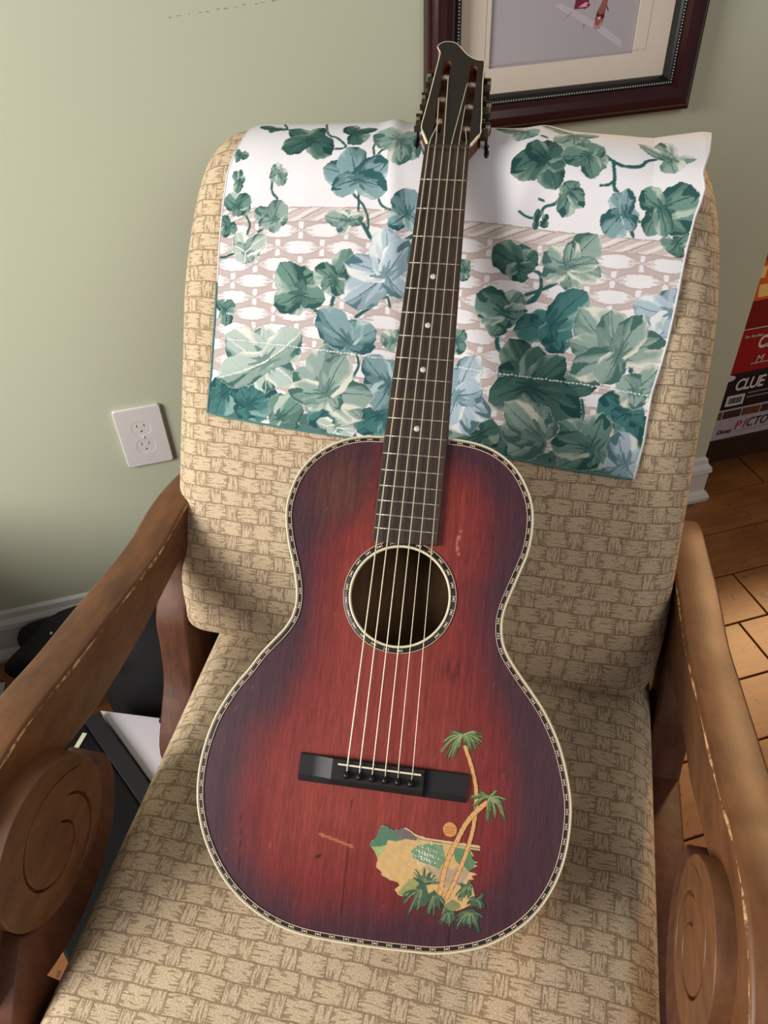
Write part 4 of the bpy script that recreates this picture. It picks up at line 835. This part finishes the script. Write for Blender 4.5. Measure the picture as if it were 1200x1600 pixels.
    for sg in (-1, 1):
        ys = rolls[sg]; a = (float(edgex[sg](ys[0] - .016)), ys[0] - .016); b = (float(edgex[sg](ys[2] + .018)), ys[2] + .018)
        w = .0011 * sg
        v = [(a[0], a[1], -.002), (a[0] + w, a[1], -.002), (b[0] + w, b[1], -.002), (b[0], b[1], -.002)]; v += [(x, y, -.0150) for x, y, z in v]
        me = mesh('tuner_plate', v, [(0, 1, 2, 3), (7, 6, 5, 4), (0, 4, 5, 1), (1, 5, 6, 2), (2, 6, 7, 3), (3, 7, 4, 0)]); me.transform(HM)
        link('tuner_plate', me, dkm, g)
        for y in ys:
            e = float(edgex[sg](y)); xo = e + .0035 * sg
            RX = Matrix.Rotation(math.radians(90), 4, 'Y')
            tn_ = lathe('tuner', [(0, -.0038), (.0044, -.0038), (.0048, -.003), (.0048, .003), (.0044, .0038), (0, .0038)], brass, g, 14, HM @ Matrix.Translation((xo + .001 * sg, y - .004, -.0065)) @ RX, smooth=False)
            tube('tuner_shaft', [HM @ Vector((xo + .0035 * sg, y + .010, -.005)), HM @ Vector((xo + .0035 * sg, y - .012, -.007))], .0017, brass, tn_, 8)
            for dy in (.008, -.011):
                box('tuner_bracket', (min(e, xo + .006 * sg), y + dy - .0012, -.009), (max(e, xo + .0052 * sg), y + dy + .0012, -.0022), brass, tn_, .0005, mtx=HM)
            for q in range(4): box('worm_thread', (xo + .0035 * sg - .0022, y - .004 + q * .0028, -.0080), (xo + .0035 * sg + .0022, y - .0028 + q * .0028, -.0036), nickel, tn_, .0003, mtx=HM)
            tube('tuner_post', [HM @ Vector((xo + .003 * sg, y - .004, -.0075)), HM @ Vector((xo + .003 * sg, y - .004, -.027))], .0016, dkm, tn_, 8)
            lathe('tuner_button', [(0, .010), (.004, .0095), (.0062, .006), (.0068, 0), (.0058, -.007), (.003, -.010), (0, -.0105)], btn, tn_, 14, HM @ Matrix.Translation((xo + .0045 * sg, y - .006, -.030)) @ Matrix.Rotation(math.radians(90), 4, 'X') @ Matrix.Diagonal((.55, 1, 1.1, 1)))
            cxx = slx[sg](y); tube('string_roller', [HM @ Vector((cxx - .0052, y, -.0052)), HM @ Vector((cxx + .0052, y, -.0052))], .0028, bone, g, 10)
            for q in range(3): tube('string_coil', [HM @ Vector((cxx - .002 + q * .0016 + .0035 * 0, y + .0032 * math.sin(t_), -.0052 + .0032 * math.cos(t_))) for t_ in np.linspace(0, 6.28, 12)], .0005, nickel, bpy.data.objects[g.children[-1].name] if g.children[-1].name.startswith('string_roller') else g, 5) if q < 3 else None
    # bridge
    bm_ = plain('black_ebonised_bridge', (30, 28, 30), .48, var=.3, scale=50, spec=.35)
    X = np.concatenate([np.linspace(-.0752, -.062, 5), np.linspace(-.060, -.044, 26), np.linspace(-.042, .038, 8), np.linspace(.0400, .0425, 5), np.linspace(.05, .079, 6)])
    def top(x): 
        if x < -.044: return ZB + .0035 + .0048 * max(0, min(1, (x + .062) / .018)) ** 1.5
        if x < .040: return ZB + .0083
        return ZB + .0083 - .0048 * min(1, (x - .040) / .0022)
    v = []; f = []
    secs = [(.6212, 0), (.6212, .75), (.6222, 1), (.640, 1), (.6455, .45), (.6463, 0)]
    for x in X:
        for s, k in secs: v.append(G(x, s, ZB + (top(x) - ZB) * k))
    m = len(secs)
    for i in range(len(X) - 1):
        for j in range(m - 1): f.append((i * m + j, (i + 1) * m + j, (i + 1) * m + j + 1, i * m + j + 1))
    f.append(tuple(range(m))); f.append(tuple((len(X) - 1) * m + j for j in range(m))[::-1])
    me = mesh('bridge', v, f); b2 = bmesh.new(); b2.from_mesh(me); bmesh.ops.recalc_face_normals(b2, faces=b2.faces); b2.to_mesh(me); b2.free()
    br_ = link('bridge', me, bm_, g)
    box('saddle', (-.0385, BASE - .6268, ZB + .006), (.0375, BASE - .6252, ZB + .0108), plain('bone_saddle', (226, 214, 190), .4), br_, .0003)
    SX = [-.0295, -.018, -.0062, .0053, .0168, .0298]; PX_ = [-.0297, -.0180, -.0064, .0056, .0171, .0289]; NX = [-.0190, -.0120, -.0038, .0041, .0120, .0196]
    for x in PX_: lathe('bridge_pin', [(0, .0062), (.0022, .0056), (.0034, .0034), (.0036, .0015), (.0026, -.0002), (.0026, -.001)], btn, br_, 14, Matrix.Translation(G(x, .6347, ZB + .0083)))
    # strings
    smt = plain('wound_string', (222, 212, 184), .35, metal=.4, var=.1, scale=400)
    for i in range(6):
        r_ = [.00070, .00064, .00058, .00054, .00042, .00038][i]
        sg = -1 if i < 3 else 1; ry = {0: .047, 1: .081, 2: .117, 3: .1055, 4: .070, 5: .036}[i]; cx_ = {-1: -.0133, 1: .0174}[sg]
        rx = cx_ + {0: .002, 1: -.0035, 2: .0032, 3: -.0045, 4: -.004, 5: -.001}[i]
        e = HM @ Vector((rx, ry + .001, -.0022))
        pts = [G(PX_[i], .6330, ZB + .0092), G(SX[i], .626, ZB + .0112), G(NX[i] * .35 + SX[i] * .65, .40, .0046), G(NX[i], -.001, .0022), tuple(HM @ Vector((NX[i] * .92 + rx * .08, .012, .0024))), tuple(HM @ Vector((rx * .93 + NX[i] * .07, ry - .006, .0012))), tuple(e)]
        P = np.vstack([np.linspace(pts[k], pts[k + 1], 8)[:-1] for k in range(len(pts) - 1)] + [[pts[-1]]])
        tube('string', P, r_, smt, g, 6)
    return g

# ---------------------------------------------------------------- things on the floor and the shelf of games
def lump(name, loc, size, mat, seed, label, cat, flat=.0, group=None):
    bm = bmesh.new(); bmesh.ops.create_icosphere(bm, subdivisions=4, radius=1); r = np.random.default_rng(seed)
    ks = [(r.normal(size=3), r.uniform(0, 6), r.uniform(.03, .08)) for _ in range(14)]
    for v in bm.verts:
        p = np.array(v.co); q = np.sign(p) * np.abs(p) ** .75; q = q / max(1, np.abs(q).max() * .98); w = sum(a * math.sin(3.0 * (k @ p) + ph) for k, ph, a in ks)
        p = q * (1 + w); p[2] = max(p[2], -.95); v.co = Vector((p[0] * size[0], p[1] * size[1], (p[2] + .95) * size[2]))
    me = bpy.data.meshes.new(name); bm.to_mesh(me); bm.free(); me.shade_smooth(); o = link(name, me, mat); o.location = loc; tag(o, label, cat, group); return o
def build_clutter():
    blk = plain('black_fabric', (12, 12, 14), .85, var=.3, scale=40, bump=.3); gl = plain('black_gloss_plastic', (8, 8, 10), .7, spec=.2); wh = plain('white_card', (206, 200, 208), .6, var=.03); cr = plain('cream_strip', (214, 210, 190), .5)
    a = lump('duffel_bag', (-.345, 1.115, .0), (.13, .075, .074), blk, 3, 'black fabric bag slumped against the baseboard left of the armchair', 'bag')
    box('tag', (-.075, -.096, .105), (-.055, -.088, .112), plain('yellow_tag', (214, 170, 60), .6), a)['label'] = 'small yellow tag'
    st = lathe('stud', [(0, .003), (.0025, .002), (.003, 0)], wh, a, 10, Matrix.Translation((-.05, .0, .140)))
    st['label'] = 'tiny white stud'
    b = lump('backpack', (-.17, .975, 0), (.125, .085, .15), blk, 8, 'black backpack on the floor under the left chair arm behind the white box', 'bag')
    tube('strap', [(-.1, -.13, .05), (-.05, -.15, .12), (.0, -.14, .2), (.04, -.08, .27)], .008, blk, b)
    c = lump('shoe', (-.535, .93, 0), (.07, .11, .05), blk, 12, 'black shoe at the left edge beside the black bag', 'shoe')
    tube('lace', [(-.03, -.02, .112), (0, .0, .118), (.03, .01, .112)], .003, gl, c)
    w = empty('storage_box', (-.19, .74, 0), 'white cardboard box on the floor partly under the seat cushion', 'box')
    q4 = [(-.104, .140), (.062, .062), (.078, -.15), (.034, -.15)]
    prism('box_body', [(x * .97, y * .97) for x, y in q4], [], 0, .15, wh, w, .001); prism('lid', q4, [], .125, .165, wh, w, .002)
    d = empty('equipment_case', (-.296, .872, 0), 'black hard case with a cream strip, lying by the white box', 'case', rot=(0, 0, math.radians(25.5)))
    gd = plain('dark_grey_plastic', (30, 28, 32), .6, spec=.3)
    box('case_body', (-.21, -.36, 0), (0, 0, .165), gl, d, .006); box('case_lid', (-.208, -.358, .168), (-.03, -.002, .182), gl, d, .004); box('lid_border', (-.0295, -.358, .168), (-.001, -.002, .180), gd, d, .002)
    box('edge_strip', (-.004, -.055, .1825), (.004, .0, .1845), cr, d, mtx=Matrix.Translation((-.0375, -.0287, 0)) @ Matrix.Rotation(math.radians(-55), 4, 'Z'))
    e = empty('paper_sheet', (-.60, 1.08, 0), 'pale sheet of card standing on the floor at the left edge by the baseboard', 'paper')
    prism('sheet', [(-.06, -.07), (.065, -.06), (.07, .06), (-.05, .07)], [], .0, .004, wh, e, .0005)
    e = empty('notebook', (-.50, .60, 0), 'white notebook on the floor below the left scroll', 'book'); box('cover', (-.07, -.1, .0), (.05, .1, .012), wh, e, .002); box('pages', (-.066, -.096, .002), (.048, .096, .010), cr, e)
def build_shelf():
    dk = wood('espresso_shelf_wood', (34, 20, 15), (52, 32, 24), (2, 8, 8), .4)
    s = empty('bookcase', (1.55, 1.41, 0), 'dark espresso wood bookcase of board games beyond the wall corner', 'bookcase')
    def b(n, lo, hi): return box(n, [lo[0] - 1.55, lo[1] - 1.41, lo[2]], [hi[0] - 1.55, hi[1] - 1.41, hi[2]], dk, s, .002)
    b('shelf', (1.09, 1.249, .073), (2.0, 1.58, .144)); b('shelf', (1.09, 1.26, .66), (2.0, 1.58, .69)); pass
    b('side_panel', (2.0, 1.249, 0), (2.03, 1.58, .69)); b('side_panel', (1.06, 1.252, .0), (1.09, 1.58, .69)); b('back_panel', (1.09, 1.58, .073), (2.0, 1.59, .69))
    red = plain('red_game_box', (150, 16, 20), .35, var=.06); red2 = plain('dark_red_game_box', (118, 12, 16), .35); bk = plain('black_game_box', (18, 18, 20), .35); wt = plain('white_game_box', (168, 160, 166), .4); org = plain('orange_game_box', (214, 96, 44), .4); wtx = plain('white_print', (204, 200, 198), .5); cre = plain('cream_print', (248, 206, 120), .5)
    dkp = plain('black_print', (30, 28, 30), .5); rdp = plain('red_print', (160, 50, 60), .5); grn = plain('green_print', (60, 130, 80), .5); gry = plain('grey_print', (120, 116, 122), .5); brn = plain('brown_picture_print', (96, 58, 36), .5, var=.7, scale=70); mar = plain('dark_picture_print', (54, 34, 32), .5, var=.6, scale=80)
    def TX(x, z, y=1.2488): return Matrix.Translation((x, y, z)) @ Matrix.Rotation(math.radians(90), 4, 'X')
    def game(name, x0, x1, z0, z1, m, label, y0=1.25):
        e = empty(name, ((x0 + x1) / 2, y0 + .13, z0), label, 'board game'); inv = Matrix.Translation((-(x0 + x1) / 2, -(y0 + .13), -z0))
        box('box_base', (x0, y0, z0), (x1, y0 + .26, z1), m, e, .001, mtx=inv); return e, inv
    def quad(n, x0, x1, z0, z1, m, e, inv, y=1.2492): return box(n, (x0, y, z0), (x1, y + .0008, z1), m, e, mtx=inv)
    z = Z0
    e, inv = game('board_game', 1.10, 1.52, .1445, .232, wt, 'white board game box with slim colourful lettering, lowest in the stack on the shelf')
    text('lettering', 'P', .036, rdp, inv @ TX(1.207, z - 1.122), e, shear=.2, sx=.85); text('lettering', 'I', .036, rdp, inv @ TX(1.229, z - 1.121), e, shear=.2, sx=.85); text('lettering', 'CTO', .036, dkp, inv @ TX(1.238, z - 1.120), e, shear=.2, sx=.80); text('lettering', 'PIA', .036, grn, inv @ TX(1.309, z - 1.120), e, shear=.2, sx=.85)
    text('lettering', 'Disney', .017, dkp, inv @ TX(1.160, z - 1.1275), e, shear=.35, sx=.85)
    quad('underline', 1.215, 1.50, z - 1.1285, z - 1.1272, gry, e, inv)
    for k in range(5): quad('picture_panel', 1.112 + .052 * k, 1.16 + .052 * k, z - 1.083, z - 1.062, mar if k % 2 else brn, e, inv)
    e, inv = game('board_game', 1.11, 1.50, .2325, .333, bk, 'black detective board game box with bold white lettering in the shelf stack', 1.251)
    text('lettering', 'CLUE', .043, wtx, inv @ TX(1.171, z - 1.004), e, shear=.12, sx=.80, bold=.0009, spacing=.90)
    quad('barcode_label', 1.160, 1.208, z - 1.047, z - 1.018, wtx, e, inv)
    r = random.Random(1); x = 1.1665
    while x < 1.202: w = r.uniform(.0006, .002); quad('barcode_bar', x, x + w, z - 1.041, z - 1.024, dkp, e, inv, 1.2487); x += w + r.uniform(.0006, .0016)
    for k in range(2): quad('print_line', 1.214, 1.49, z - 1.020 - .012 * k, z - 1.016 - .012 * k, gry, e, inv)
    prism('pale_oval', [(1.150 + .016 * math.cos(a), z - .968 + .008 * math.sin(a)) for a in np.linspace(0, 6.1, 20)], [], 0, .0008, wtx, e, xf=inv @ Matrix(((1, 0, 0, 0), (0, 0, -1, 1.2505), (0, 1, 0, 0), (0, 0, 0, 1))))
    e, inv = game('board_game', 1.105, 1.515, .3335, .440, red, 'bright red board game box with a large white initial letter in the shelf stack')
    text('lettering', 'CLASSIC', .043, wtx, inv @ TX(1.196, z - .896), e, shear=.1, sx=.80, bold=.0014); text('lettering', 'M', .026, wtx, inv @ TX(1.204, z - .934), e, shear=.15, ext=.0003); text('lettering', 'For families', .010, wtx, inv @ TX(1.156, z - .866), e, shear=.2)
    quad('underline', 1.196, 1.34, z - .9375, z - .936, wtx, e, inv)
    e, inv = game('board_game', 1.115, 1.50, .4405, .513, red2, 'dark red board game box, second from the top of the shelf stack', 1.253)
    quad('print_line', 1.12, 1.49, .4425, .4445, wtx, e, inv, 1.2522)
    e, inv = game('board_game', 1.10, 1.50, .5135, .603, org, 'orange board game box with cream panels, topmost in the shelf stack')
    prism('cream_panel', [(1.157, .522), (1.30, .520), (1.30, .548), (1.153, .551)], [], 0, .0008, cre, e, xf=inv @ Matrix(((1, 0, 0, 0), (0, 0, -1, 1.2500), (0, 1, 0, 0), (0, 0, 0, 1))))
    for k in range(3): quad('cream_mark', 1.146 + .02 * k, 1.160 + .02 * k, .566, .592, cre, e, inv)

build_room()
chair = build_chair()
build_cloth()
build_guitar()
build_clutter()
build_shelf()
